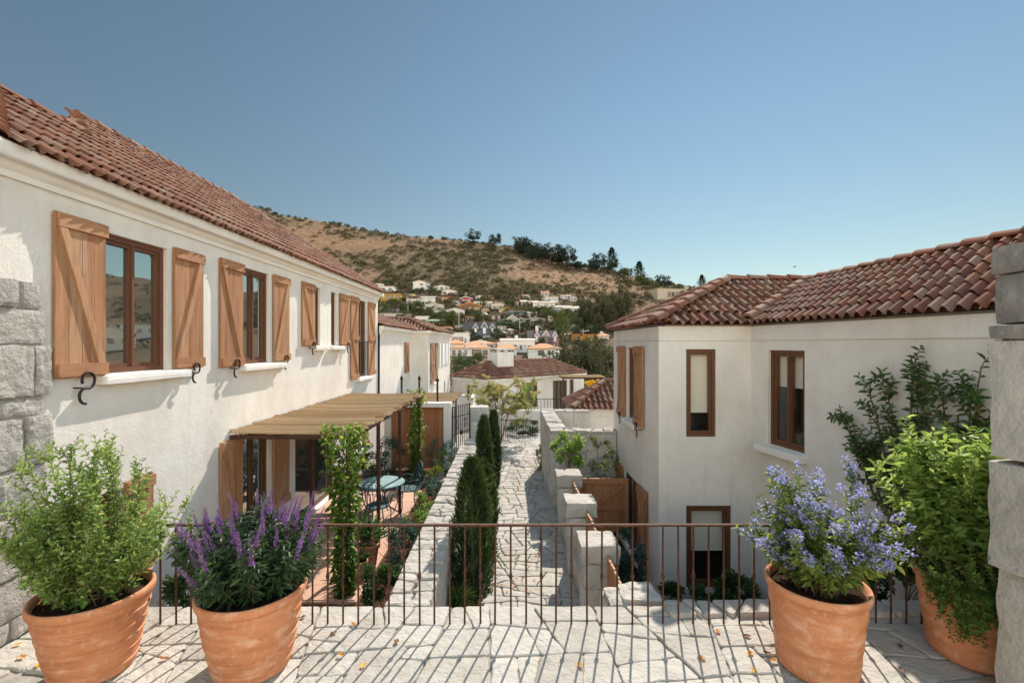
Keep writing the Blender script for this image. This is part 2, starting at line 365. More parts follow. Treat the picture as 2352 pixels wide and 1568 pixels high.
# ------------------------------------------------------------------ stone paving, walls, tiles
def clip(poly, a, b, c):
    out = []
    for i in range(len(poly)):
        p, q = poly[i], poly[(i + 1) % len(poly)]; dp = a * p[0] + b * p[1] - c; dq = a * q[0] + b * q[1] - c
        if dp <= 0: out.append(p)
        if dp * dq < 0:
            k = dp / (dp - dq); out.append((p[0] + (q[0] - p[0]) * k, p[1] + (q[1] - p[1]) * k))
    return out
def stones(w, h, su, sv, jit, seed, drop=.12):
    rg = random.Random(seed); pts = []
    nu, nv = int(w / su) + 2, int(h / sv) + 2
    for j in range(-1, nv + 1):
        for i in range(-1, nu + 1):
            if rg.random() < drop: continue
            pts.append(((i + .5 + (.5 if j % 2 else 0) + rg.uniform(-jit, jit)), (j + .5 + rg.uniform(-jit, jit))))
    res = []
    for p in pts:
        poly = [(0, 0), (w / su, 0), (w / su, h / sv), (0, h / sv)]
        for q in pts:
            dx, dy = q[0] - p[0], q[1] - p[1]; d2 = dx * dx + dy * dy
            if 0 < d2 < 10:
                poly = clip(poly, dx, dy, (q[0] ** 2 + q[1] ** 2 - p[0] ** 2 - p[1] ** 2) / 2)
                if len(poly) < 3: break
        if len(poly) >= 3: res.append([(x * su, y * sv) for x, y in poly])
    return res
def split_stones(w, h, su, sv, jit, seed):
    rg = random.Random(seed); todo = [[(0, 0), (w / su, 0), (w / su, h / sv), (0, h / sv)]]; out = []
    while todo:
        p = todo.pop(); ar = abs(sum(p[i][0] * p[i - 1][1] - p[i - 1][0] * p[i][1] for i in range(len(p)))) / 2
        xs, ys = [q[0] for q in p], [q[1] for q in p]; dx, dy = max(xs) - min(xs), max(ys) - min(ys)
        if ar < rg.uniform(.55, 1.9) and max(dx, dy) < 2.3: out.append(p); continue
        an = (0 if dx > dy * rg.uniform(.75, 1.2) else math.pi / 2) + rg.gauss(0, jit); k = rg.uniform(.34, .66)
        cx, cy = min(xs) + dx * (k if abs(math.cos(an)) > .7 else .5), min(ys) + dy * (k if abs(math.cos(an)) <= .7 else .5)
        n = (math.cos(an), math.sin(an)); m = n[0] * cx + n[1] * cy
        A, B = clip(p, n[0], n[1], m), clip(p, -n[0], -n[1], -m)
        if len(A) < 3 or len(B) < 3: out.append(p); continue
        todo += [A, B]
    return [[(x * su, y * sv) for x, y in p] for p in out]
def pave(mb, O, U, V, N, w, h, su, sv, gap=.02, hgt=.03, jit=.33, seed=1, drop=.12, rough=.008, dome=.006, keep=None, wav=.012, split=True):
    O, U, V, N = V3(O), V3(U).normalized(), V3(V).normalized(), V3(N).normalized(); rg = random.Random(seed + 5)
    for poly in (split_stones(w, h, su, sv, jit, seed) if split else stones(w, h, su, sv, jit, seed, drop)):
        cx = sum(p[0] for p in poly) / len(poly); cy = sum(p[1] for p in poly) / len(poly)
        if keep and not keep(cx, cy): continue
        area = abs(sum(poly[i][0] * poly[i - 1][1] - poly[i - 1][0] * poly[i][1] for i in range(len(poly)))) / 2
        if area < su * sv * .05: continue
        ring = []
        for i in range(len(poly)):                       # wavy edges
            p, q = poly[i], poly[(i + 1) % len(poly)]; l = math.hypot(q[0] - p[0], q[1] - p[1])
            m = max(1, int(l / .09)); edge = (min(p[0], q[0]) < 1e-6 and max(p[0], q[0]) < 1e-6) or (min(p[0], q[0]) > w - 1e-6) or max(p[1], q[1]) < 1e-6 or min(p[1], q[1]) > h - 1e-6
            for k in range(m):
                f = k / m; j = 0 if (k == 0 or edge) else rg.gauss(0, wav)
                ring.append((p[0] + (q[0] - p[0]) * f - (q[1] - p[1]) / max(l, 1e-6) * j, p[1] + (q[1] - p[1]) * f + (q[0] - p[0]) / max(l, 1e-6) * j))
        r2 = []
        for i in range(len(ring)):                       # cut corners
            p, q = ring[i], ring[(i + 1) % len(ring)]
            r2 += [(p[0] * .8 + q[0] * .2, p[1] * .8 + q[1] * .2), (p[0] * .2 + q[0] * .8, p[1] * .2 + q[1] * .8)]
        rad = math.sqrt(area / math.pi); hh = hgt + rg.gauss(0, rough); n = len(r2)
        def ringat(ins, z, nz=0.0):
            out = []
            for (x, y) in r2:
                d = math.hypot(x - cx, y - cy); k = max(.1, 1 - ins / max(d, 1e-4))
                out.append(O + U * (cx + (x - cx) * k) + V * (cy + (y - cy) * k) + N * (z + rg.gauss(0, nz)))
            return out
        tl = (rg.gauss(0, rough * 1.5), rg.gauss(0, rough * 1.5))
        vs = ringat(gap / 2, -.01) + ringat(gap / 2 + .003, hh * .72) + ringat(gap / 2 + .012, hh, rough * .25) + ringat(rad * .5, hh + dome, rough * .4) + [O + U * cx + V * cy + N * (hh + dome * 1.3)]
        fs = [(a * n + i, a * n + (i + 1) % n, (a + 1) * n + (i + 1) % n, (a + 1) * n + i) for a in range(3) for i in range(n)]
        fs += [(3 * n + i, 3 * n + (i + 1) % n, 4 * n) for i in range(n)]
        mb.add(vs, fs, rg.random())
def wall_panel(mb, u0, u1, z0, z1, holes=(), depth=.16):
    us = sorted({u0, u1} | {h[i] for h in holes for i in (0, 1)}); zs = sorted({z0, z1} | {h[i] for h in holes for i in (2, 3)})
    us = [u for u in us if u0 <= u <= u1]; zs = [z for z in zs if z0 <= z <= z1]
    vs = [mb.w(u, 0, z) for z in zs for u in us]; k = len(us); fs = []
    for j in range(len(zs) - 1):
        for i in range(k - 1):
            c = ((us[i] + us[i + 1]) / 2, (zs[j] + zs[j + 1]) / 2)
            if not any(h[0] < c[0] < h[1] and h[2] < c[1] < h[3] for h in holes): fs.append((j * k + i, j * k + i + 1, (j + 1) * k + i + 1, (j + 1) * k + i))
    mb.add(vs, fs, .5)
    for (a, b, c, d) in holes:
        q = [(a, c), (b, c), (b, d), (a, d)]
        mb.add([mb.w(u, 0, z) for u, z in q] + [mb.w(u, -depth, z) for u, z in q], [(i, (i + 1) % 4, 4 + (i + 1) % 4, 4 + i) for i in range(4)], .5)
def molding(mb, path, prof, closed=False):
    """extrude (out, z) profile along a plan path; out is to the right of travel"""
    p = [V3((a[0], a[1], 0)) for a in path]; n = len(p); rows = []
    for i in range(n):
        d0 = (p[i] - p[i - 1]).normalized() if i > 0 else (p[1] - p[0]).normalized()
        d1 = (p[i + 1] - p[i]).normalized() if i < n - 1 else d0
        n0, n1 = V3((d0.y, -d0.x, 0)), V3((d1.y, -d1.x, 0)); m = (n0 + n1).normalized(); k = 1 / max(.3, m.dot(n0))
        rows.append([p[i] + m * (o * k) + V3((0, 0, z)) for (o, z) in prof])
    m = len(prof); vs = [v for r in rows for v in r]
    fs = [(i * m + j, i * m + j + 1, (i + 1) * m + j + 1, (i + 1) * m + j) for i in range(n - 1) for j in range(m - 1)]
    fs += [tuple(range(m)), tuple((n - 1) * m + j for j in range(m))]
    mb.add(vs, fs, .5)
def inpoly(x, y, poly):
    c = False; j = len(poly) - 1
    for i in range(len(poly)):
        (a, b), (d, e) = poly[i], poly[j]
        if (b > y) != (e > y) and x < (d - a) * (y - b) / (e - b) + a: c = not c
        j = i
    return c
def tiles(mb, A, B, C, D, pitch=.165, course=.30, poly=None, seed=0, K=7, over=.06, base=True, rk=.33):
    """rows of S-shaped clay tiles on the patch eave A-B, top D-C; poly limits it in (s, t)"""
    A, B, C, D = map(V3, (A, B, C, D)); rg = random.Random(seed)
    nu = max(2, int(round((B - A).length / pitch))); nv = max(2, int(round(((D - A).length + (C - B).length) / 2 / course)))
    S = lambda s, t: (A * (1 - s) + B * s) * (1 - t) + (D * (1 - s) + C * s) * t
    N = (B - A).cross(D - A).normalized()
    if N.z < 0: N = -N
    if base:
        q = poly or [(0, 0), (1, 0), (1, 1), (0, 1)]
        if poly: mb.add([S(s, t) - N * .012 for s, t in q], [tuple(range(len(q)))], .1)
        else:
            vs = [S(i / nu, j / 8) - N * .02 for j in range(9) for i in range(nu + 1)]
            mb.add(vs, [(j * (nu + 1) + i, j * (nu + 1) + i + 1, (j + 1) * (nu + 1) + i + 1, (j + 1) * (nu + 1) + i) for j in range(8) for i in range(nu)], .1)
    for i in range(nu):
        wob = rg.uniform(-.1, .1)
        for j in range(nv):
            s0, t0 = (i + wob * .2) / nu, j / nv
            if poly and not inpoly((i + .5) / nu, min(.999, (j + .4) / nv), poly): continue
            dt = (1.0 + .13) / nv; sh = rg.gauss(0, .035) / nv
            if j == 0: t0 -= over / max(.1, (D - A).length)
            r = pitch * rk; lift = .024 + rg.gauss(0, .003); sk = rg.gauss(0, .03) / nu
            T = (S(s0, min(1.02, t0 + dt)) - S(s0, t0)); lipd = T.normalized() * .004
            top = []; bot = []; bk = []
            for k in range(K + 1):
                a = k / K; h = r * math.sin(math.pi * a / .6) ** .8 if a < .6 else -r * .45 * math.sin(math.pi * (a - .6) / .4)
                f = S(s0 + a / nu, t0 + sh) + N * (h + lift); top.append(f); bot.append(f - N * .016 + lipd)
                bk.append(S(s0 + (a * .94 + .03) / nu + sk, min(1.01, t0 + dt)) + N * (h * .92))
            n = K + 1
            mb.add(bot + top + bk, [(k, k + 1, n + k + 1, n + k) for k in range(K)] + [(n + k, n + k + 1, 2 * n + k + 1, 2 * n + k) for k in range(K)], rg.random())
def caps(mb, P0, P1, r=.09, ln=.34, seed=0, sx=0):
    P0, P1 = V3(P0), V3(P1); d = (P1 - P0); n = max(1, int(d.length / ln)); d.normalize(); rg = random.Random(seed)
    sd = d.cross(V3((0, 0, 1))).normalized(); up = sd.cross(d); st = (P1 - P0).length / n
    for i in range(n):
        a = P0 + d * (i * st); b = P0 + d * ((i + 1.12) * st); vs = []; tw = rg.gauss(0, .05)
        for (c, rr, lf) in ((a, r * .97, -.014), (a, r * 1.12, .02), (b, r * .92, 0)):
            for k in range(9):
                an = math.pi * (k / 8) + tw; vs.append(c + sd * math.cos(an) * rr + up * (math.sin(an) * rr * .9 + lf - .02))
        mb.add(vs, [(q * 9 + k, q * 9 + k + 1, q * 9 + 10 + k, q * 9 + 9 + k) for q in (0, 1) for k in range(8)], rg.random())

# ================================================================== THE SETTING: ground, terrace, path, patio
def struct(o, label, cat): return tag(o, label, cat, kind="structure")
mb = MB(); mb.add([(-80, -40, -1.95), (80, -40, -1.95), (80, 24, -1.95), (-80, 24, -1.95)], [(0, 1, 2, 3)])
struct(mb.build("ground", "mulch"), "bare brown earth under and around the houses", "ground")
mb = MB(); mb.box(-4.06, 4.6, 4.295, -3.0, -1.93, -.028) if False else mb.add([(x, y, z) for z in (-1.93, -.022) for (x, y) in ((-4.05, -3), (4.62, -3), (4.62, 4.29), (-4.05, 4.29))], MB.BF, .6)
terr = struct(mb.build("terrace_floor", "mortar"), "pale flagstone terrace with grey mortar joints behind the railing", "terrace")
mb = MB()
pave(mb, (-4.03, 1.2, -.022), (1, 0, 0), (0, 1, 0), (0, 0, 1), 8.0, 3.12, .40, .32, .010, .020, .17, 21, .22, .003, .002, wav=.007,
     keep=lambda x, y: not (x < .75 and y < 2.2))
pave(mb, (-4.03, 1.2, -.022), (.84, -.54, 0), (.54, .84, 0), (0, 0, 1), 1.6, 2.6, .26, .16, .012, .02, .15, 5, .08, .003, .002, wav=.004,
     keep=lambda x, y: -4.03 + .84 * x + .54 * y < -3.26 and 1.2 - .54 * x + .84 * y < 3.42 and .84 * x + .54 * y > .02)
mb.build("flagstone", "flag", terr)
mb = MB(); mb.box(1.42, 4.3, -4.13, -4.36, -.5, -.012, .4)
kerb = struct(mb.build("terrace_kerb", "mortar"), "low strip of flat coping stones along the shaded terrace edge", "kerb")
mb = MB(); pave(mb, (1.42, 4.12, -.012), (1, 0, 0), (0, 1, 0), (0, 0, 1), 2.88, .25, .36, .24, .012, .05, .25, 9, .0, .006, .004, wav=.006)
mb.build("coping_stone", "flag", kerb)
# path
mb = MB(); mb.add([(x, y, z) for z in (-1.9, -1.13) for (x, y) in ((-.8, 4.3), (1.25, 4.3), (1.25, 18.6), (-.8, 18.6))], MB.BF, .3)
mb.add([(x, y, z) for z in (-1.9, -1.134) for (x, y) in ((-2.0, 11.6), (-.79, 11.6), (-.79, 18.6), (-2.0, 18.6))], MB.BF, .3)
path = struct(mb.build("path", "mortar"), "narrow crazy paved stone path leading down between the garden walls", "path")
mb = MB()
pave(mb, (-.40, 4.32, -1.13), (1, 0, 0), (0, 1, 0), (0, 0, 1), 1.40, 7.7, .31, .25, .012, .03, .18, 31, .2, .003, .004, wav=.008)
pave(mb, (-1.7, 12.03, -1.13), (1, 0, 0), (0, 1, 0), (0, 0, 1), 2.85, 6.3, .33, .27, .012, .03, .18, 33, .2, .003, .004, wav=.008,
     keep=lambda x, y: math.hypot(x - 1.40, y - 4.75) > .42)
mb.build("flagstone", "flag", path)
# beds
def sheet(name, x0, x1, y0, y1, z, mat, label, cat, bump=.02, step=.12, seed=0):
    nx, ny = max(1, int((x1 - x0) / step)), max(1, int((y1 - y0) / step)); mb = MB()
    vs = [(x0 + (x1 - x0) * i / nx, y0 + (y1 - y0) * j / ny, z + bump * mnoise.noise((i * .6 + seed, j * .6, seed)) + bump * .6 * mnoise.noise((i * 1.9, j * 1.9, seed))) for j in range(ny + 1) for i in range(nx + 1)]
    mb.add(vs, [(j * (nx + 1) + i, j * (nx + 1) + i + 1, (j + 1) * (nx + 1) + i + 1, (j + 1) * (nx + 1) + i) for j in range(ny) for i in range(nx)])
    return struct(mb.build(name, mat), label, cat)
sheet("garden_bed", -4.05, -1.18, 4.3, 13.25, -1.15, "mulch", "brown mulched bed around the terracotta patio", "garden bed", seed=1)
sheet("cypress_bed", -.78, -.385, 4.3, 12.0, -1.10, "mulch", "thin strip of mulch under the cypresses beside the path", "garden bed", seed=2)
sheet("side_garden", 1.2, 4.6, 4.3, 10.3, -1.72, "soil", "shaded soil below the right hand house", "garden bed", seed=3)
mb = MB()
nx, ny = 5, 12
mb.add([(x, y, z) for z in (-1.3, -1.112) for (x, y) in ((-4.05, 6.42), (-2.08, 6.42), (-2.08, 11.3), (-4.05, 11.3))], MB.BF, .9)
for i in range(nx):
    for j in range(ny):
        a, b = -4.05 + 1.95 * i / nx, 6.44 + 4.84 * j / ny
        mb.add([(x, y, z) for z in (-1.114, -1.10) for (x, y) in ((a + .004, b + .004), (a + 1.95 / nx - .004, b + .004), (a + 1.95 / nx - .004, b + 4.84 / ny - .004), (a + .004, b + 4.84 / ny - .004))], MB.BF)
struct(mb.build("patio", "patio_tile"), "pink terracotta tiled patio under the bamboo pergola", "patio")
mb = MB()
for k in range(3): mb.rough(-2.75 + .05 * k, -2.15, -(11.72 + .5 * k), -(11.40 + .5 * k), -1.2, -1.09, .01, .1, .02, k)
struct(mb.build("stepping_stone", "flag"), "flat stepping stones in the mulch behind the patio", "stepping stones")

# ================================================================== garden walls
def wall_thing(name, label, cat="wall"): return thing(name, label, cat, (0, 0, 0))
t = wall_thing("garden_wall", "long low stone wall with broad flagstone top between patio and path", "wall")
t.location = (-.98, 4.3, -1.1)
mb = MB(); mb.add([(x, y, z) for z in (-1.3, -.155) for (x, y) in ((-1.165, 4.3), (-.795, 4.3), (-.795, 11.6), (-1.165, 11.6))], MB.BF, .4)
pave(mb, (-.795, 4.32, -1.15), (0, 1, 0), (0, 0, 1), (1, 0, 0), 7.25, .99, .7, .38, .012, .012, .16, 41, .1, .004, .004)
mb.build("masonry", "limestone", t)
mb = MB(); pave(mb, (-1.20, 4.30, -.16), (1, 0, 0), (0, 1, 0), (0, 0, 1), .45, 7.3, .30, .20, .012, .055, .25, 43, .12, .008, .004, wav=.012)
mb.build("coping", "flag", t)
t = wall_thing("retaining_wall", "tall weathered stone courtyard wall beyond the pillars right of the path"); t.location = (.93, 10.25, -1.1)
mb = MB()
mb.add([(x, y, z) for z in (-1.9, .46) for (x, y) in ((.95, 10.27), (2.36, 10.27), (2.36, 10.6), (.95, 10.6))], MB.BF, .4)
mb.add([(x, y, z) for z in (-1.9, .455) for (x, y) in ((.95, 10.6), (1.28, 10.6), (1.28, 13.7), (.95, 13.7))], MB.BF, .4)
mb.add([(x, y, z) for z in (-1.9, .45) for (x, y) in ((1.28, 13.4), (2.3, 13.4), (2.3, 13.7), (1.28, 13.7))], MB.BF, .4)
pave(mb, (.95, 10.27, -1.75), (1, 0, 0), (0, 0, 1), (0, -1, 0), 1.41, 2.2, .40, .34, .012, .022, .16, 51, .15, .006, .006)
pave(mb, (.95, 13.7, -1.15), (0, -1, 0), (0, 0, 1), (-1, 0, 0), 3.44, 1.6, .55, .36, .014, .022, .16, 52, .12, .006, .006)
pave(mb, (1.28, 13.4, -.6), (1, 0, 0), (0, 0, 1), (0, -1, 0), 1.0, 1.05, .4, .34, .012, .022, .16, 53, .12, .006, .006)
mb.build("masonry", "limestone", t)
mb = MB(); pave(mb, (.91, 10.23, .46), (1, 0, 0), (0, 1, 0), (0, 0, 1), 1.46, .38, .34, .28, .014, .05, .3, 54, .08, .008, .006)
pave(mb, (.91, 10.61, .46), (1, 0, 0), (0, 1, 0), (0, 0, 1), .40, 3.1, .36, .24, .014, .05, .3, 55, .1, .01, .006)
pave(mb, (1.31, 13.38, .46), (1, 0, 0), (0, 1, 0), (0, 0, 1), 1.0, .36, .3, .3, .014, .05, .3, 56, .08, .008, .006)
mb.build("coping", "flag", t)
t = wall_thing("path_kerb", "low stone kerb wall linking the three stone pillars beside the path", "kerb"); t.location = (1.02, 4.5, -1.1)
mb = MB()
y = 4.5; k = 0
while y < 8.9:
    l = random.uniform(.35, .6); mb.rough(.97, 1.30, -(y + l - .012), -y, -1.5, -.80 + random.uniform(-.03, .03), .012, .09, .03, k); y += l; k += 1
mb.build("masonry", "limestone", t)
def pillar(Y, label, seed, xc=1.10):
    t = thing("stone_pillar", label, "pillar", (xc, Y + .2, -1.15), "stone pillars beside the path")
    mb = MB(); z = -1.7; k = seed
    for hh in (.42, .38, .36, .30):
        mb.rough(xc - .19, xc + .19, -(Y + .40), -Y - .02, z, z + hh - .005, .014, .045, .010, k, fr=6); z += hh; k += 1
    mb.build("shaft", "limestone", t)
    mb = MB(); mb.rough(xc - .235, xc + .235, -(Y + .44), -Y + .02, -.225, .0, .018, .04, .012, seed + 9, fr=7)
    mb.build("cap", "flag", t); return t
pillar(5.62, "stone pillar nearest the terrace railing, its rough slab cap widest in view", 3)
pillar(7.12, "stone pillar in the middle of the row of three beside the path", 13, 1.11)
pillar(8.62, "stone pillar of the row of three standing beside the wooden gate", 23, 1.12)
t = thing("stone_block", "rough broken stone slab beside the terrace edge at the end of the picket fence", "stone", (1.15, 4.6, -.3))
mb = MB(); mb.rough(.93, 1.46, -4.80, -4.36, -1.3, -.10, .02, .06, .012, 61, fr=6)
mb.build("base", "limestone", t)
mb = MB(); mb.rough(1.08, 1.44, -4.76, -4.42, -.10, -.0, .025, .04, .012, 62, fr=8); mb.rough(.95, 1.14, -4.72, -4.40, -.10, -.035, .022, .04, .012, 65, fr=8)
mb.build("slab", "flag", t)
for (a, b, lab) in ((4.84, 5.60, "slatted cedar picket fence between the broken stone slab and the nearest pillar"),
                    (6.08, 7.10, "cedar picket fence running between the nearest and the middle stone pillars"),
                    (7.58, 8.60, "cedar picket fence running between the middle pillar and the one by the gate")):
    t = thing("picket_fence", lab, "fence", (1.18, a, -.8), "picket fences between the pillars")
    n = int((b - a) / .085)
    for i in range(n):
        y = a + (b - a) * i / n; mb = MB(); mb.box(1.165, 1.19, -(y + .072), -y, -.82, -.10 + random.uniform(-.012, .012)); mb.build("picket", "cedar", t)
    mb = MB(); mb.box(1.19, 1.23, -b, -a, -.35, -.28); mb.box(1.19, 1.23, -b, -a, -.72, -.65); mb.build("rail", "cedar", t)

# gate on the right, wooden gate on the left, iron gate
t = thing("wooden_gate", "brown wooden garden gate with diagonal brace between pillar and right house", "gate", (1.9, 9.3, -1.3))
mb = MB(O=(0, 9.3, 0))
for i in range(6): mb.box(1.36 + .165 * i, 1.52 + .165 * i, -.02, .02, -1.30, -.30)
mb.build("board", "red_cedar", t)
mb = MB(O=(0, 9.3, 0)); mb.box(1.34, 2.36, .02, .06, -.34, -.24); mb.box(1.34, 2.36, .02, .06, -.86, -.76)
mb.bar(mb.w(1.75, .04, -.76), mb.w(2.3, .04, -.34), .08, .035, (1, 0, -1)); mb.box(2.28, 2.36, .0, .065, -1.32, -.345)
mb.build("brace", "red_cedar", t)
t = thing("board_gate", "tall cedar board gate set in a white plastered frame behind the patio", "gate", (-2.4, 13.4, -1.1))
mb = MB(O=(0, 13.4, 0)); mb.box(-3.5, -3.33, -.15, .15, -1.3, .62); mb.box(-1.83, -1.62, -.16, .16, -1.3, .745); mb.box(-3.5, -1.83, -.15, .15, .62, .74)
mb.build("frame", "stucco", t)
for i in range(11):
    mb = MB(O=(0, 13.4, 0)); a = -3.325 + i * .1355; mb.box(a, a + .128, -.03, .02 + random.uniform(0, .008), -1.12, .60); mb.build("board", "red_cedar", t)
t = thing("iron_gate", "openwork black iron gate with scrolls beside the white gate post", "gate", (-1.5, 13.6, -1.1))
a, b = V3((-1.60, 13.42, 0)), V3((-1.18, 14.3, 0)); mb = MB()
for i in range(10):
    p = a.lerp(b, i / 9); mb.tube([p + V3((0, 0, -.95)), p + V3((0, 0, .62 - .03 * math.sin(i / 9 * 3.1)))], .011 if i % 9 else .02, 6)
for z in (-.9, -.2, .3, .6): mb.tube([a + V3((0, 0, z)), b + V3((0, 0, z))], .012, 6)
mb.build("bar", "dark_iron", t)
d = (b - a).normalized()
for c in (.25, .75):
    mb = MB()
    for z0 in (-.02, .14):
        q = a.lerp(b, c) + V3((0, 0, z0)); mb.tube([q + d * (math.cos(x * .5) * .085 * (1 - x / 16)) + V3((0, 0, math.sin(x * .5) * .08 * (1 - x / 16))) for x in range(14)], .009, 5)
    mb.build("scroll", "dark_iron", t)
mb = MB(); q = a.lerp(b, .5); mb.box(q.x - .03, q.x + .03, -(q.y + .05), -(q.y - .05), -.26, -.14); mb.build("lock", "dark_iron", t)
t = thing("stepped_wall", "stepped wall of stacked pale stones between iron gate and far cypress", "wall", (-.9, 13.0, -1.1))
mb = MB(); mb.rough(-1.22, -.62, -14.9, -14.35, -1.3, .48, .025, .12, .04, 71); mb.rough(-1.12, -.66, -14.3, -13.85, -1.3, .06, .025, .1, .04, 72)
mb.rough(-1.25, -.68, -13.8, -13.35, -1.3, -.36, .025, .1, .04, 73); mb.rough(-1.15, -.66, -13.3, -12.9, -1.3, -.72, .025, .1, .04, 74)
mb.build("masonry", "limestone", t)

# ================================================================== building kit
def molded(path, z, mat, parent, out=.15, name="cornice"):
    mb = MB(); molding(mb, path, [(-.02, z - .25), (.025, z - .25), (.03, z - .20), (.055, z - .175), (.075, z - .135), (out - .01, z - .125), (out, z - .11), (out + .005, z - .015), (out - .01, z), (-.02, z)])
    return mb.build(name, mat, parent)
def window(parent, O, U, N, u0, u1, z0, z1, mull=1, gl="mirror_glass", depth=.09, blind=None, fw=.055, bars=0, label=None):
    mb = MB(O, U, N); d0, d1 = -depth, -depth + .06
    mb.box(u0, u0 + fw, d0, d1, z0, z1); mb.box(u1 - fw, u1, d0, d1, z0, z1)
    mb.box(u0 + fw, u1 - fw, d0, d1, z1 - fw, z1); mb.box(u0 + fw, u1 - fw, d0, d1, z0, z0 + fw)
    n = mull + 1; wd = (u1 - u0 - 2 * fw) / n; sf = .04
    for i in range(n):                                 # sashes
        a, b = u0 + fw + wd * i, u0 + fw + wd * (i + 1); e0, e1 = d0 - .012, d1 - .018
        mb.box(a, a + sf, e0, e1, z0 + fw, z1 - fw); mb.box(b - sf, b, e0, e1, z0 + fw, z1 - fw)
        mb.box(a + sf, b - sf, e0, e1, z1 - fw - sf, z1 - fw); mb.box(a + sf, b - sf, e0, e1, z0 + fw, z0 + fw + sf)
    if mull:
        for i in range(1, n): c = u0 + fw + wd * i; mb.box(c - .016, c + .016, d1 - .018, d1 - .002, z0 + fw, z1 - fw)
    w = mb.build("window", "frame_wood", parent, label=label)
    mb = MB(O, U, N); g = d0 + .012
    mb.add([mb.w(u, g, z) for u, z in ((u0 + fw, z0 + fw), (u1 - fw, z0 + fw), (u1 - fw, z1 - fw), (u0 + fw, z1 - fw))], [(0, 1, 2, 3)])
    mb.build("pane", gl, w)
    if blind:
        mb = MB(O, U, N); zb = z1 - fw - (z1 - z0 - 2 * fw) * blind
        mb.box(u0 + fw * .6, u1 - fw * .6, d0 - .05, d0 - .045, zb, z1 - fw * .5); mb.build("blind", "blind", w)
        mb = MB(O, U, N); mb.box(u0 + fw * .7, u1 - fw * .7, d0 - .056, d0 - .035, zb - .018, zb); mb.build("blind_rail", "white_trim", w)
        mb = MB(O, U, N); q = d0 - .5
        mb.add([mb.w(u, q, z) for u, z in ((u0 - .3, z0 - .8), (u1 + .3, z0 - .8), (u1 + .3, z1 + .3), (u0 - .3, z1 + .3))], [(0, 1, 2, 3)]); mb.build("room", "room_dark", w)
    if bars:
        mb = MB(O, U, N); zm = z0 + (z1 - z0) * .46
        for i in range(bars + 1): u = u0 + .02 + (u1 - u0 - .04) * i / bars; mb.tube([mb.w(u, .03, z0 + .02), mb.w(u, .03, zm)], .008, 5)
        mb.tube([mb.w(u0 - .04, .03, zm), mb.w(u1 + .04, .03, zm)], .012, 5); mb.build("window_guard", "dark_iron", w)
    return w
def shutter(parent, O, U, N, u0, u1, z0, z1, brace=1, mid=False, gap=.02):
    mb = MB(O, U, N); wd = u1 - u0; n = max(3, int(round(wd / .125))); zr = .13
    for i in range(n):
        a, b = u0 + wd * i / n, u0 + wd * (i + 1) / n; mb.box(a + .0022, b - .0022, gap, gap + .024 + random.uniform(0, .003), z0, z1)
    s = mb.build("shutter", "cedar", parent)
    f0, f1 = gap + .027, gap + .052
    zs = [z0 + .012, z1 - zr] + ([(z0 + z1) / 2 - .06] if mid else [])
    for z in zs:
        mb = MB(O, U, N); mb.box(u0 + .012, u1 + .004, f0, f1, z, z + zr - .012); mb.build("rail", "cedar_rail", s)
    zz = sorted(zs)
    for k in range(len(zz) - 1):
        a, b = zz[k] + zr - .012, zz[k + 1]; e = .04; br = brace * (1 if k % 2 == 0 else -1)
        ua, ub = (u1 - e - .02, u0 + e + .02) if br > 0 else (u0 + e + .02, u1 - e - .02)
        d = (V3((ub - ua, 0, b - a))).normalized(); hw = .036; zc = hw / max(.2, d.z)
        mb = MB(O, U, N); q = [(ua - hw / d.z, a), (ua + hw / d.z, a), (ub + hw / d.z, b), (ub - hw / d.z, b)]
        q = [(min(max(u, u0 + .004), u1 - .004), z) for u, z in q]
        mb.add([mb.w(u, n_, z) for n_ in (f0, f1 - .004) for u, z in q], [(0, 3, 2, 1), (4, 5, 6, 7), (0, 1, 5, 4), (1, 2, 6, 5), (2, 3, 7, 6), (3, 0, 4, 7)]); mb.build("brace", "cedar", s)
    return s
def sill(parent, O, U, N, u0, u1, zt, th=.10, out=.13, seed=0):
    mb = MB(O, U, N); mb.rough(u0, u1, -.09, out, zt - th, zt, .004, .05, .012, seed); return mb.build("window_sill", "cornice_stucco", parent)
def hook(parent, O, U, N, u, z, s=.30, flip=1):
    mb = MB(O, U, N); pts = []
    for i in range(15): a = R(200 - i * 20); pts.append((u + flip * (.065 * math.cos(a)) * s / .3, z + (.075 + .075 * math.sin(a)) * s / .3))
    for i in range(1, 13): a = R(70 + i * 17); pts.append((u + flip * (-.03 + .062 * math.cos(a)) * s / .3 - flip * .0, z + (-.065 + .07 * math.sin(a)) * s / .3))
    o = .085
    mb.tube([mb.w(a, o, b) for a, b in pts], .0105 * s / .3 + .002, 6)
    mb.tube([mb.w(u - flip * .06 * s / .3, -.02, z + .01), mb.w(u - flip * .06 * s / .3, o, z + .01), mb.w(u + flip * .0, o, z + .005)], .008, 5)
    return mb.build("shutter_hook", "dark_iron", parent, smooth=True)

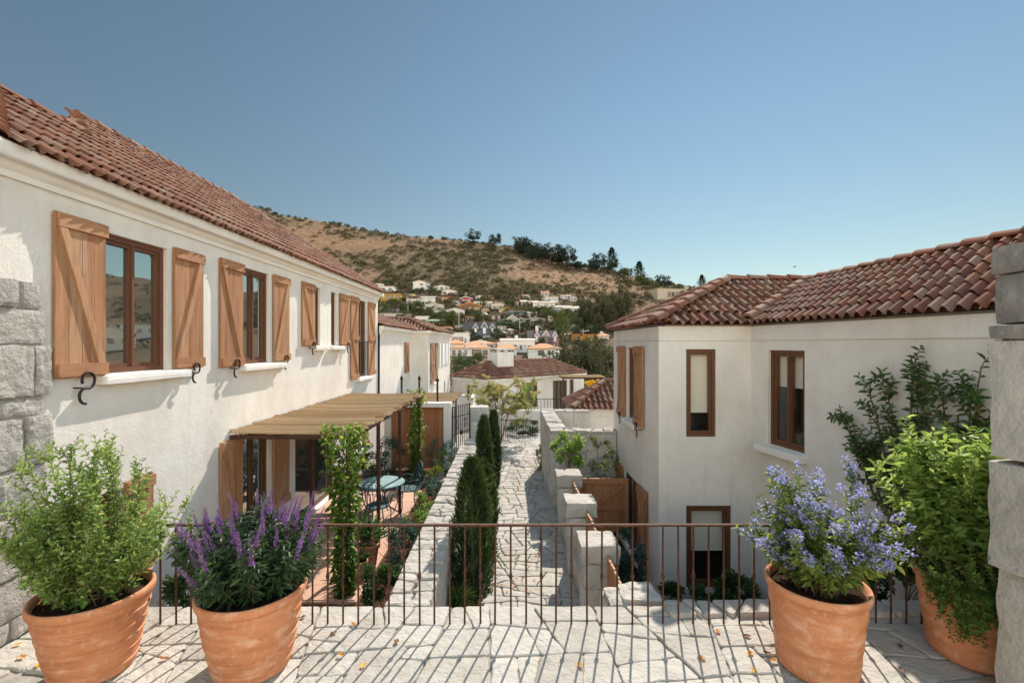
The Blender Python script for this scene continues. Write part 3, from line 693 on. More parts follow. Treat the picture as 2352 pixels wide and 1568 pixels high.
# ================================================================== LEFT VILLA
LV = thing("villa", "long two storey white villa with red tiled roof and cedar shutters on the left", "house", (-4.06, 8, -1.2))
LO, LU, LN = (-4.06, 0, 0), (0, 1, 0), (1, 0, 0)
wins = [(4.70, 5.60, 2.10, 3.53, 1, 0), (7.14, 7.98, 2.09, 3.58, 1, 0), (9.78, 10.14, 2.37, 3.60, 0, 0), (10.76, 11.10, 2.37, 3.60, 0, 0), (12.62, 13.44, 1.50, 3.60, 1, 6),
        (4.16, 4.90, .02, .90, 0, 0), (7.14, 7.98, -.42, 1.0, 1, 0), (8.95, 10.95, -1.05, 1.05, 1, 0), (11.9, 12.95, -.45, .72, 1, 0)]
mb = MB(LO, LU, LN); wall_panel(mb, -1.0, 14.6, -1.9, 3.98, [w_[:4] for w_ in wins], .17)
for q in (((-4.06, 14.6), (-9.8, 14.6)), ((-9.8, 14.6), (-9.8, -1)), ((-9.8, -1), (-4.06, -1))):
    mb.add([(x, y, z) for z in (-1.9, 3.98) for x, y in q], [(0, 1, 3, 2)], .5)
mb.build("wall", "stucco", LV)
molded([(-9.8, 14.6), (-4.06, 14.6), (-4.06, -1)][::-1], 4.0, "cornice_stucco", LV)
for i, (a, b, c, d, m, br) in enumerate(wins):
    window(LV, LO, LU, LN, a, b, c, d, m, "dim_glass" if i == 7 else "mirror_glass", .11, bars=br)
SH = [(4.165, 4.69, 2.09, 3.585, -1, 0), (5.66, 6.19, 2.10, 3.57, 1, 0), (6.565, 7.12, 2.07, 3.61, -1, 0), (8.06, 8.62, 2.10, 3.60, 1, 0), (9.19, 9.76, 2.36, 3.63, -1, 0),
      (11.24, 11.88, 2.37, 3.62, 1, 0), (12.02, 12.60, 1.48, 3.64, -1, 1), (13.54, 14.18, 1.50, 3.62, 1, 1), (4.93, 5.32, -.1, .95, 1, 0), (6.57, 7.11, -.45, 1.02, -1, 0), (8.06, 8.62, -.45, 1.02, 1, 0), (13.0, 13.5, -.45, .74, 1, 0)]
for (a, b, c, d, br, md) in SH: shutter(LV, LO, LU, LN, a, b, c, d, -br, bool(md))
for k, (a, b, z) in enumerate(((4.62, 5.86, 2.09), (7.06, 8.36, 2.08), (9.68, 10.4, 2.36), (10.6, 11.4, 2.36), (12.5, 13.8, 1.49), (7.0, 8.1, -.43), (11.8, 13.1, -.46), (8.9, 11.0, -1.04))):
    sill(LV, LO, LU, LN, a, b, z, .09, .12 if k < 5 else .07, k)
for (u, z, s, fl) in ((4.45, 1.98, .31, 1), (6.0, 2.03, .26, 1), (6.90, 2.04, .28, 1), (8.43, 2.07, .27, 1), (9.62, 2.31, .28, 1), (11.68, 2.31, .27, 1)): hook(LV, LO, LU, LN, u, z, s, fl)
# roof: eave, one big slope with a hip at each end, a lower ridge toward the camera
E, ZE, SL = -3.90, 4.0, .686
def lz(x): return ZE + SL * (abs(x) - 3.90)
mb = MB()
X1 = -6.83; y0, y1 = -.9, 14.75; tw = lambda x: (abs(x) - 3.90) / (6.83 - 3.90)
poly = [(s_, t_) for s_, t_ in (((3.58 - y0) / (y1 - y0), 0), (1, 0), ((11.8 - y0) / (y1 - y0), 1), ((7.40 - y0) / (y1 - y0), 1), ((6.2 - y0) / (y1 - y0), tw(-5.58)), ((5.08 - y0) / (y1 - y0), tw(-5.58)))]
tiles(mb, (E, y0, ZE), (E, y1, ZE), (X1, y1, lz(X1)), (X1, y0, lz(X1)), .127, .28, poly, 1, 6)
caps(mb, (-5.58, 5.08, lz(5.58) + .03), (-5.58, 6.25, lz(5.58) + .03), .07, .3, 2)
caps(mb, (X1, 7.42, lz(X1) + .02), (X1, 11.8, lz(X1) + .03), .07, .32, 3)
caps(mb, (E, 14.72, ZE + .02), (X1, 11.8, lz(X1) + .02), .07, .32, 4)
caps(mb, (-5.5, 6.12, lz(5.5) + .03), (X1, 7.40, lz(X1) + .01), .065, .24, 5)
caps(mb, (E, 3.58, ZE + .02), (-5.58, 5.08, lz(5.58) + .03), .07, .22, 6)
zr, zw = lz(X1) - .02, lz(5.58) - .02                # far slopes, unseen from the terrace
mb.add([(X1, 7.4, zr), (X1, 11.8, zr), (-9.76, 14.75, ZE - .02), (-9.76, 4.5, ZE - .02)], [(0, 1, 2, 3)], .3)
mb.add([(E, 14.75, ZE - .02), (X1, 11.8, zr), (-9.76, 14.75, ZE - .02)], [(0, 1, 2)], .3)
mb.add([(X1, 7.4, zr), (-5.58, 6.2, zw), (-7.2, 6.2, ZE - .02), (-9.76, 4.5, ZE - .02)], [(0, 1, 2, 3)], .3)
mb.add([(-5.58, 5.3, zw), (-5.58, 6.2, zw), (-7.26, 6.2, ZE - .02), (-7.26, 3.7, ZE - .02)], [(0, 1, 2, 3)], .3)
mb.add([(E, 3.7, ZE - .02), (-5.58, 5.3, zw), (-7.26, 3.7, ZE - .02)], [(0, 1, 2)], .3)
mb.build("roof", "roof_tile", LV)
mb = MB(); mb.add([(x, y, 3.97) for x, y in ((E - .05, -1), (E - .05, 14.6), (-9.8, 14.6), (-9.8, -1))], [(0, 1, 2, 3)], .5); mb.build("roof_deck", "stucco", LV)
# rough stone corner pier
t = thing("stone_pier", "rugged grey quoin stone pier against the left villa beside the leftmost pot", "stone wall", (-4.0, 3.6, 0))
mb = MB((-4.06, 0, 0), (0, 1, 0), (1, 0, 0)); rg = random.Random(4); z = 0; k = 0
rows = [.17, .34, .50, .38, .42, .16, .44, .30, .24]
for r_, hh in enumerate(rows):
    hh = hh * 2.93 / sum(rows); e = 4.10 + rg.uniform(-.06, .04); u = e
    for q in range(4):
        wd = (rg.uniform(.36, .46) if (r_ + q) % 2 else rg.uniform(.13, .30)) if hh > .2 else rg.uniform(.25, .4)
        mb.rough(u - wd + .008, u - .008, -.02, rg.uniform(.045, .075), z + .006, z + hh - .006, .013, .035, .022, k + 5, fr=8); u -= wd; k += 1
    z += hh
mb.build("quoin", "greystone", t)
mb = MB((-4.06, 0, 0), (0, 1, 0), (1, 0, 0)); mb.box(2.4, 4.03, .0, .03, -.02, 2.9); mb.build("mortar_bed", "mortar", t)

# ================================================================== NEIGHBOUR BLOCKS beyond the left villa
NV = thing("villa", "smaller white villa with stepped front and dark tiled roofs beyond the pergola", "house", (-4.0, 20, -1.2))
pth = [(-9.5, 26.4), (-3.28, 26.4), (-3.28, 21.95), (-3.35, 21.95), (-3.35, 19.62), (-4.0, 19.62), (-4.0, 14.62)][::-1]
mb = MB((-4.0, 0, 0), (0, 1, 0), (1, 0, 0)); wall_panel(mb, 14.62, 19.62, -1.9, 2.95, [(18.75, 19.0, 1.3, 2.46)], .12)
mb.O = V3((-3.35, 0, 0)); wall_panel(mb, 19.62, 21.95, -1.9, 2.95, [(20.72, 21.28, .72, 2.44)], .12)
mb.O = V3((-3.28, 0, 0)); wall_panel(mb, 21.95, 26.4, -1.9, 2.95, [(22.55, 23.0, 1.4, 2.42), (24.0, 24.3, 1.4, 2.42), (25.2, 25.5, 1.4, 2.42), (23.9, 24.3, -.6, .5)], .12)
for a, b in (((-4.0, 19.62), (-3.35, 19.62)), ((-3.35, 21.95), (-3.28, 21.95)), ((-3.28, 26.4), (-9.5, 26.4)), ((-9.5, 14.62), (-9.5, 26.4))):
    mb.add([(x, y, z) for z in (-1.9, 2.95) for x, y in (a, b)], [(0, 1, 3, 2)], .5)
mb.build("wall", "stucco", NV)
molded(pth, 2.97, "cornice_stucco", NV, .14)
for (x, a, b, c, d) in ((-4.0, 18.75, 19.0, 1.3, 2.46), (-3.35, 20.72, 21.28, .72, 2.44), (-3.28, 22.55, 23.0, 1.4, 2.42), (-3.28, 24.0, 24.3, 1.4, 2.42), (-3.28, 25.2, 25.5, 1.4, 2.42), (-3.28, 23.9, 24.3, -.6, .5)):
    window(NV, (x, 0, 0), LU, LN, a, b, c, d, 0, "mirror_glass", .09)
for (x, a, b, c, d, m) in ((-4.0, 18.05, 18.68, 1.28, 2.47, 0), (-3.35, 20.08, 20.68, .70, 2.45, 1), (-3.35, 21.3, 21.9, .70, 2.45, 1)): shutter(NV, (x, 0, 0), LU, LN, a, b, c, d, 1, bool(m))
for (a, b) in ((22.1, 22.5), (23.05, 23.5), (23.6, 23.95), (24.35, 24.75), (24.9, 25.15), (25.55, 25.95)):
    mb = MB((-3.28, 0, 0), LU, LN); mb.box(a, b, .02, .06, 1.38, 2.44); mb.build("shutter", "white_trim", NV)
sill(NV, (-4.0, 0, 0), LU, LN, 18.6, 19.2, 1.29, .1, .1, 3); sill(NV, (-3.35, 0, 0), LU, LN, 20.6, 21.4, .71, .1, .1, 4)
mb = MB(); s_ = .41
tiles(mb, (-3.86, 14.62, 2.98), (-3.86, 19.75, 2.98), (-6.5, 19.75, 4.06), (-6.5, 14.62, 4.06), .165, .3, [(0, 0), (1, 0), (.485, 1), (0, 1)], 21, 6)
caps(mb, (-3.86, 19.75, 3.0), (-6.5, 17.1, 4.08), .09, .32, 7)
tiles(mb, (-6.4, 19.48, 2.98), (-3.2, 19.48, 2.98), (-3.2, 20.84, 3.52), (-6.4, 20.84, 3.52), .165, .3, [(0, 0), (1, 0), (.6, 1), (0, 1)], 22, 6)
tiles(mb, (-3.14, 19.48, 2.98), (-3.14, 26.5, 2.98), (-4.5, 26.5, 3.52), (-4.5, 19.48, 3.52), .165, .3, [(0, 0), (1, 0), (.8, 1), (.19, 1)], 23, 6)
caps(mb, (-3.14, 19.48, 3.0), (-4.5, 20.84, 3.55), .09, .3, 8); caps(mb, (-4.5, 20.84, 3.55), (-4.5, 25.1, 3.55), .09, .32, 9); caps(mb, (-3.14, 26.5, 3.0), (-4.5, 25.1, 3.55), .09, .32, 10)
caps(mb, (-4.5, 20.84, 3.55), (-6.4, 20.84, 3.55), .09, .32, 11)
for q in (((-4.5, 20.84, 3.5), (-4.5, 25.1, 3.5), (-9.5, 26.5, 2.97), (-9.5, 20.84, 2.97)), ((-3.14, 26.5, 2.97), (-4.5, 25.1, 3.5), (-9.5, 26.5, 2.97)), ((-6.5, 14.62, 4.03), (-6.5, 17.1, 4.03), (-9.5, 19.7, 2.97), (-9.5, 14.62, 2.97)), ((-3.86, 19.75, 2.96), (-6.5, 17.1, 4.03), (-9.5, 19.7, 2.97))):
    mb.add(q, [tuple(range(len(q)))], .2)
mb.build("roof", "roof_tile", NV)

# ================================================================== RIGHT HOUSE
RH = thing("house", "white plastered house with canted corner and terracotta tiled roof on the right", "house", (2.4, 7.4, -1.7))
ZC = 2.70; dv = V3((.171, -.985, 0)).normalized(); n3 = (dv.y, -dv.x, 0); S3 = V3((3.83, 7.43, 0)); E3 = S3 + dv * 5.6
FL, FM, F3 = ((2.373, 0, 0), (0, 1, 0), (-1, 0, 0)), ((0, 7.43, 0), (1, 0, 0), (0, -1, 0)), (S3, dv, n3)
wl = [(8.76, 9.42, .95, 2.33), (8.52, 9.66, -1.5, -.16)]; wm = [(2.807, 3.275, .935, 2.32), (2.807, 3.52, -1.45, -.15)]; w3 = [(.387, 1.072, .91, 2.31)]
mb = MB(*FL); wall_panel(mb, 7.43, 10.6, -1.95, 2.68, wl, .14); mb.O, mb.U, mb.N = V3(FM[0]), V3(FM[1]), V3(FM[2]); wall_panel(mb, 2.373, 3.83, -1.95, 2.68, wm, .14)
mb.O, mb.U, mb.N = S3, dv, V3(n3); wall_panel(mb, 0, 5.6, -1.95, 2.68, w3, .14)
for a, b in (((2.373, 10.6), (8, 10.6)), ((8, 10.6), (8, E3.y)), ((8, E3.y), (E3.x, E3.y))): mb.add([(x, y, z) for z in (-1.95, 2.68) for x, y in (a, b)], [(0, 1, 3, 2)], .5)
mb.build("wall", "stucco", RH)
molded([(8, 10.6), (2.373, 10.6), (2.373, 7.43), (3.83, 7.43), (E3.x, E3.y)][::-1], 2.71, "cornice_stucco", RH, .15)
for (b_, f_) in ((wl[0], FL), (wl[1], FL)): window(RH, *f_, *b_, 1, "mirror_glass", .11)
window(RH, *FM, *wm[0], 0, "clear_glass", .09, .74, .05); window(RH, *FM, *wm[1], 0, "clear_glass", .09, .58, .06); window(RH, *F3, *w3[0], 1, "clear_glass", .10, .36, .05)
for (a, b, c, d, br) in ((9.5, 10.05, .91, 2.36, 1), (8.18, 8.74, .92, 2.36, -1), (9.68, 10.2, -1.52, -.12, 1), (7.96, 8.5, -1.52, -.12, -1)): shutter(RH, *FL, a, b, c, d, br)
sill(RH, *FL, 8.62, 9.56, .93, .1, .10, 11); sill(RH, *FL, 8.4, 9.8, -1.5, .1, .10, 12); sill(RH, *F3, .22, 1.12, .90, .11, .13, 13)
hook(RH, *FL, 9.72, .88, .24); hook(RH, *FL, 8.46, .86, .27); hook(RH, *FL, 8.2, -1.58, .25)
mb = MB(); ze, zr = 2.74, 3.62
tiles(mb, (2.29, 10.75, ze), (2.29, 7.35, ze), (4.2, 7.35, zr), (4.2, 10.75, zr), .145, .31, [(0, 0), (1, 0), (.5, 1)], 31)
tiles(mb, (2.29, 7.35, ze), (5.75, 7.35, ze), (5.75, 9.03, zr), (2.29, 9.03, zr), .148, .31, [(0, 0), (.445, 0), (1.0, 1), (.56, 1)], 32)
tiles(mb, (3.76, 7.36, ze), (3.76 + .174 * 5.64, 1.72, ze), (5.75, 1.72, zr), (5.75, 9.03, zr), .132, .31, None, 33)
caps(mb, (2.25, 7.31, ze + .03), (4.2, 9.02, zr + .04), .095, .33, 12); caps(mb, (4.2, 9.03, zr + .03), (5.75, 9.03, zr + .03), .09, .34, 13)
caps(mb, (3.72, 7.34, ze + .055), (5.75, 9.03, zr + .05), .09, .31, 14); caps(mb, (5.75, 9.03, zr + .02), (5.75, 1.72, zr + .02), .085, .34, 15); caps(mb, (2.25, 10.72, ze + .03), (4.2, 9.03, zr + .04), .09, .33, 16)
for q in (((4.2, 9.03, zr - .02), (5.75, 9.03, zr - .02), (8.1, 10.75, ze), (2.23, 10.75, ze)), ((5.75, 9.03, zr - .02), (5.75, 1.72, zr - .02), (8.1, 1.72, ze), (8.1, 10.75, ze))): mb.add(q, [(0, 1, 2, 3)], .2)
mb.build("roof", "roof_tile", RH)
# right stone pillar
t = thing("stone_pillar", "tall weathered limestone gate pillar with dark stained top beside the rightmost pot", "pillar", (3.5, 2.9, 0))
mb = MB()
for k, (x, z0, z1) in enumerate(((3.315, 0, .89), (3.262, .91, 1.62), (3.275, 1.64, 2.425))): mb.rough(x, x + .62, -3.2, -2.4, z0, z1, .014, .05, .012, 80 + k, fr=5)
mb.build("block", "limestone", t)
mb = MB()
for k, (x, z0, z1) in enumerate(((3.262, 2.435, 2.53), (3.305, 2.532, 2.865), (3.285, 2.868, 3.05))): mb.rough(x, x + .6, -3.2, -2.4, z0, z1, .012, .05, .012, 90 + k, fr=5)
mb.build("cap", "dark_limestone", t)

# ================================================================== railing
t = thing("railing", "thin rusty iron railing with knobbed bars along the terrace edge", "railing", (0, 4.04, 0))
mb = MB(); mb.box(-3.02, 4.0, -4.055, -4.025, .838, .855); mb.build("top_rail", "iron", t)
x = -2.99; i = 0
while x < 3.98:
    mb = MB(); j = random.uniform(-.004, .004)
    mb.tube([(x + j, 4.04, -.03), (x, 4.04, .84)], .0085, 6, .4)
    if i % 2 == 1: mb.lathe((x + j * .5, 4.04, .41), [(.0085, -.028), (.014, -.022), (.011, -.014), (.019, 0), (.011, .014), (.014, .022), (.0085, .028)], 8)
    mb.build("baluster", "iron", t); x += .1308; i += 1

# ================================================================== POTS
def pot(label, X, Y, rt, rb, h, ribs, seed, group="large terracotta pots on the terrace"):
    t = thing("terracotta_pot", label, "pot", (X, Y, 0), group)
    pr = [(rb * .3, .004), (rb * .96, .0), (rb, .012)]
    n = 150 if ribs else 64
    for i in range(n + 1):
        z = .015 + (h - .085) * i / n; q = z / h; r = rb + (rt * .955 - rb) * (q ** .86)
        if ribs:
            fq = (q * ribs) % 1; r += (.012 * (fq ** .5) * min(1, (1 - fq) * 9) + .004) * (1 if q < .95 else .3)
        else: r += .0025 * math.sin(q * 38) + .006 * max(0, math.sin(q * 9.5 + .6)) ** 6
        pr.append((r, z))
    pr += [(rt * .965, h - .07), (rt * .985, h - .062), (rt * 1.0, h - .045), (rt * 1.005, h - .02), (rt * .99, h - .003), (rt * .96, h), (rt * .93, h - .008), (rt * .90, h - .03), (rt * .885, h - .10), (rt * .80, h - .2)]
    mb = MB(); mb.lathe((X, Y, 0), pr, 72, .012, seed); mb.build("body", "terracotta", t, smooth=True)
    mb = MB(); k = 10; vs = [(X, Y, h - .055)]
    for j in range(1, k + 1):
        for a in range(40):
            an = 2 * math.pi * a / 40; r = rt * .9 * j / k; vs.append((X + r * math.cos(an), Y + r * math.sin(an), h - .06 + .018 * mnoise.noise((math.cos(an) * r * 14, math.sin(an) * r * 14, seed)) + .01 * (1 - j / k)))
    fs = [(0, 1 + a, 1 + (a + 1) % 40) for a in range(40)] + [(1 + (j - 1) * 40 + a, 1 + j * 40 + a, 1 + j * 40 + (a + 1) % 40, 1 + (j - 1) * 40 + (a + 1) % 40) for j in range(1, k) for a in range(40)]
    mb.add(vs, fs, .4); mb.build("soil", "soil", t); return t
PO = [(-3.06, 3.47, .367, .230, .595), (-1.915, 3.52, .376, .2475, .60), (2.30, 3.51, .340, .257, .64), (3.60, 3.64, .37, .27, .63)]
pot("ribbed terracotta pot holding the tall fresh green bush beside the grey stone pier", *PO[0], 6.5, 1)
pot("ribbed terracotta pot holding the purple sage at the end of the railing", *PO[1], 6.5, 2)
pot("smooth terracotta pot with thick rim holding the blue flowering shrub", *PO[2], 0, 3)
pot("smooth terracotta pot half hidden behind the right stone pillar", *PO[3], 0, 4)

def squeeze(x, y, f, *parts):
    for q in parts:
        L_ = q.v if isinstance(q, MB) else q.P
        for i, p in enumerate(L_): L_[i] = (x + (p[0] - x) * f, y + (p[1] - y) * f, p[2])
# ---- pot 1: upright fresh green bush
rg = random.Random(101)
def ring_pt(X, Y, r, z): a = rg.random() * 6.283; q = math.sqrt(rg.random()) * r; return V3((X + q * math.cos(a), Y + q * math.sin(a), z)), a, q
X, Y, rt, rb, h = PO[0]
t = thing("green_bush", "airy bright green bush with upright leafy shoots growing in the leftmost ribbed pot", "bush", (X, Y, h - .06))
st, lf = MB(), Leaves()
for i in range(74):
    p, a, q = ring_pt(X, Y, .25, h - .06)
    if i < 22: d = V3((rg.gauss(0, .16), rg.gauss(0, .16), 1)); ln = rg.uniform(.85, 1.22); b = (rg.gauss(0, .2), rg.gauss(0, .2), .1)
    else: d = V3((math.cos(a) * rg.uniform(.4, 1.15), math.sin(a) * rg.uniform(.35, .9), rg.uniform(.7, 1.2))); ln = rg.uniform(.40, .92); b = (0, 0, rg.uniform(-.1, .7))
    pts = curve(p, d, ln, 10, b, .07, rg); st.tube(pts, [.006 - .0045 * k / 10 for k in range(11)], 4, cap=False)
    tb = rg.uniform(-.1, .25); lf.along(pts, .12, 1.0, int(ln * 52), .048, .021, 1.0, .7, tb, .8, rg)
    for k in range(int(5 * ln) + 2):
        j = rg.randint(3, 9); dd = (pts[j] - pts[j - 1]).normalized() + V3((rg.gauss(0, .6), rg.gauss(0, .6), .25)); s2 = curve(pts[j], dd, rg.uniform(.10, .26), 5, (0, 0, .4), .08, rg)
        st.tube(s2, [.003, .0028, .0024, .002, .0016, .001], 3, cap=False); lf.along(s2, .1, 1.0, 13, .040, .018, 1.0, .7, tb + .1, .8, rg)
for i in range(26):                                   # low rosettes over the soil
    p, a, q = ring_pt(X, Y, .31, h - .05)
    for k in range(9): an = rg.random() * 6.28; lf.put(p + V3((0, 0, rg.uniform(0, .08))), (math.cos(an), math.sin(an), rg.uniform(.2, .9)), rg.uniform(.04, .075), rg.uniform(.025, .04), rg.uniform(.1, .6))
squeeze(X, Y, .80, st, lf); st.build("stem", "stem", t); lf.build("foliage", "leaf_fresh", t)
# ---- pot 2: purple sage
X, Y, rt, rb, h = PO[1]
t = thing("purple_sage", "dark green sage with upright purple flower spikes in the second ribbed pot", "flowering plant", (X, Y, h - .06))
st, lf, fl = MB(), Leaves(), Leaves()
def spike(pts, a, ln, fl, rg, w=.018):
    k = len(pts) - 1
    for i in range(int(ln * 330)):
        q = a + (1 - a) * i / (ln * 330); x = min(q * k, k - 1e-3); j = int(x); p = pts[j].lerp(pts[j + 1], x - j); an = i * 2.4 + rg.random(); up = (pts[j + 1] - pts[j]).normalized()
        ww = (1 - .7 * (i / (ln * 330))); fl.put(p + V3((math.cos(an), math.sin(an), 0)) * .004, V3((math.cos(an), math.sin(an), .5)) + up * .6, w * 1.35 * ww * rg.uniform(.7, 1.3), w * .75 * ww, rg.uniform(0, 1) * (.55 + .45 * math.sin(an) ** 2))
for i in range(122):
    p, a, q = ring_pt(X, Y, .27, h - .06); out = (q / .24)
    d = V3((math.cos(a) * out * rg.uniform(.3, .95), math.sin(a) * out * rg.uniform(.3, .9), rg.uniform(.8, 1.15))); ln = rg.uniform(.32, .60)
    pts = curve(p, d, ln, 9, (math.cos(a) * .2, math.sin(a) * .2, -.1), .05, rg); st.tube(pts, [.005 - .0035 * k / 9 for k in range(10)], 4, cap=False)
    lf.along(pts, .1, .98, int(ln * 58), .085, .024, 1.1, .45, rg.uniform(-.15, .15), .75, rg)
    for k in range(3):
        j = rg.randint(3, 8); s2 = curve(pts[j], (pts[j] - pts[j - 1]).normalized() + V3((rg.gauss(0, .6), rg.gauss(0, .6), .2)), .16, 5, (0, 0, .2), .08, rg); lf.along(s2, .1, 1, 11, .065, .02, 1.0, .5, 0, .8, rg)
    if rg.random() < .80:
        sl_ = rg.uniform(.12, .27); d2 = (pts[-1] - pts[-2]).normalized() + V3((0, 0, .55)); s3 = curve(pts[-2], d2, sl_ + .06, 7, (0, 0, .2), .05, rg)
        st.tube(s3, [.003] * 7 + [.001], 3, cap=False); spike(s3, .22, sl_, fl, rg)
for i in range(24):
    p, a, q = ring_pt(X, Y, .31, h - .05); p = V3((X + math.cos(a) * .27, Y + math.sin(a) * .27, h - .04)) if i % 2 else p
    for k in range(8): an = rg.random() * 6.28; lf.put(p + V3((0, 0, rg.uniform(0, .06))), (math.cos(an), math.sin(an), rg.uniform(.1, .7)), rg.uniform(.06, .10), rg.uniform(.03, .045), rg.uniform(.1, .7))
squeeze(X, Y, .78, st, lf, fl); st.build("stem", "stem", t); lf.build("foliage", "leaf_salvia", t); fl.build("flower_spike", "flower_purple", t)
# ---- pot 3: blue flowering shrub
X, Y, rt, rb, h = PO[2]
t = thing("blue_shrub", "loose shrub covered in lavender blue flower clusters in the thick rimmed pot", "flowering plant", (X, Y, h - .06))
st, lf, fl = MB(), Leaves(), Leaves()
def cluster(p, d, r, n, fl, rg):
    for i in range(n):
        o = V3((rg.gauss(0, 1), rg.gauss(0, 1), rg.gauss(0, 1))); o = o.normalized() * r * rg.random() ** .4; pp = p + o + d * (o.dot(d) * .9)
        fl.put(pp, o.normalized() + d * .4, rg.uniform(.013, .02), rg.uniform(.014, .02), rg.uniform(.05, 1))
for i in range(78):
    p, a, q = ring_pt(X, Y, .16, h - .06); out = .08 + rg.random() * .46
    d = V3((math.cos(a) * out, math.sin(a) * out * .85, rg.uniform(.5, 1.15))); ln = rg.uniform(.42, .86) * (1.08 if d.z > .8 else .68)
    pts = curve(p, d, ln, 10, (0, 0, rg.uniform(-.55, .15)), .07, rg); st.tube(pts, [.007 - .0055 * k / 10 for k in range(11)], 4, cap=False)
    tb = rg.uniform(-.1, .3); lf.along(pts, .25, 1, int(ln * 72), .060, .027, 1.0, .5, tb, .7, rg)
    cluster(pts[-1], (pts[-1] - pts[-2]).normalized(), .032, 40, fl, rg)
    for k in range(4):
        j = rg.randint(5, 9); s2 = curve(pts[j], (pts[j] - pts[j - 1]).normalized() + V3((rg.gauss(0, .6), rg.gauss(0, .6), .25)), rg.uniform(.1, .2), 5, (0, 0, .2), .08, rg)
        st.tube(s2, [.003, .0028, .0024, .002, .0016, .001], 3, cap=False); lf.along(s2, .1, .95, 9, .05, .023, 1, .5, tb, .7, rg)
        if rg.random() < .5: cluster(s2[-1], (s2[-1] - s2[-2]).normalized(), rg.uniform(.02, .034), rg.randint(22, 44), fl, rg)
squeeze(X, Y, .97, st, lf, fl); st.build("stem", "stem", t); lf.build("foliage", "leaf_blueshrub", t); fl.build("flower_cluster", "flower_blue", t)
# ---- pot 4: lime shrub, fine filler, trailing creeper
X, Y, rt, rb, h = PO[3]
t = thing("lime_shrub", "tall lime green broad leaved shrub in the pot behind the right pillar", "bush", (X, Y, h - .06))
st, lf = MB(), Leaves()
for i in range(84):
    p, a, q = ring_pt(X - .04, Y, .18, h - .06); out = rg.random() * .62
    d = V3((math.cos(a) * out - .06, math.sin(a) * out, 1)); ln = rg.uniform(.65, 1.22) if i < 54 else rg.uniform(.35, .75)
    pts = curve(p, d, ln, 10, (0, 0, rg.uniform(-.3, .2)), .07, rg); st.tube(pts, [.007 - .005 * k / 10 for k in range(11)], 4, cap=False)
    lf.along(pts, .35, 1, int(ln * 44), .085, .040, 1.0, .55, rg.uniform(-.05, .3), .7, rg)
    for k in range(4):
        j = rg.randint(5, 9); s2 = curve(pts[j], (pts[j] - pts[j - 1]).normalized() + V3((rg.gauss(0, .7), rg.gauss(0, .7), .2)), rg.uniform(.1, .24), 5, (0, 0, .2), .08, rg); lf.along(s2, .1, 1, 10, .085, .038, 1, .5, rg.uniform(0, .3), .7, rg)
squeeze(X - .06, Y + .1, .74, st, lf); st.build("stem", "stem", t); lf.build("foliage", "leaf_lime", t)
t = thing("filler_plant", "fine leaved fresh green plant spilling over the rim left of the lime shrub", "plant", (X - .1, Y - .1, h - .06))
st, lf = MB(), Leaves()
for i in range(80):
    p, a, q = ring_pt(X - .08, Y - .06, .24, h - .06); d = V3((math.cos(a) * .8 - .25, math.sin(a) * .7, rg.uniform(.6, 1.2))); ln = rg.uniform(.25, .6)
    pts = curve(p, d, ln, 8, (0, 0, .2), .09, rg); st.tube(pts, [.0035] * 8 + [.001], 3, cap=False); lf.along(pts, .15, 1, int(ln * 95), .030, .013, 1, .5, 0, .9, rg)
st.build("stem", "stem", t); lf.build("foliage", "leaf_fine", t)
t = thing("trailing_creeper", "round leaved creeper trailing down the front of the rightmost pot", "plant", (X - .1, Y - .3, h - .04))
st, lf = MB(), Leaves()
for i in range(46):
    a = R(rg.uniform(188, 262)); p = V3((X + math.cos(a) * rg.uniform(.1, .33), Y + math.sin(a) * rg.uniform(.1, .33), h - .02)); o = V3((math.cos(a), math.sin(a), 0))
    pts = [p.copy()]; rim = V3((X + math.cos(a) * .395, Y + math.sin(a) * .395, h + .02)); pts.append(p.lerp(rim, .5) + V3((0, 0, .03))); pts.append(rim)
    ln = rg.uniform(.03, .30) if abs(a - R(222)) > .25 else rg.uniform(.15, .44)
    for k in range(6): pts.append(rim + o * (.012 - .05 * k / 6 * ln) + V3((rg.gauss(0, .014), rg.gauss(0, .014), -.03 - ln * k / 5)))
    st.tube(pts, .0016, 3, cap=False); lf.along(pts, .1, 1, int(10 + ln * 95), .030, .029, 1, .25, 0, .9, rg)
st.build("stem", "stem", t); lf.build("foliage", "leaf_fine", t)

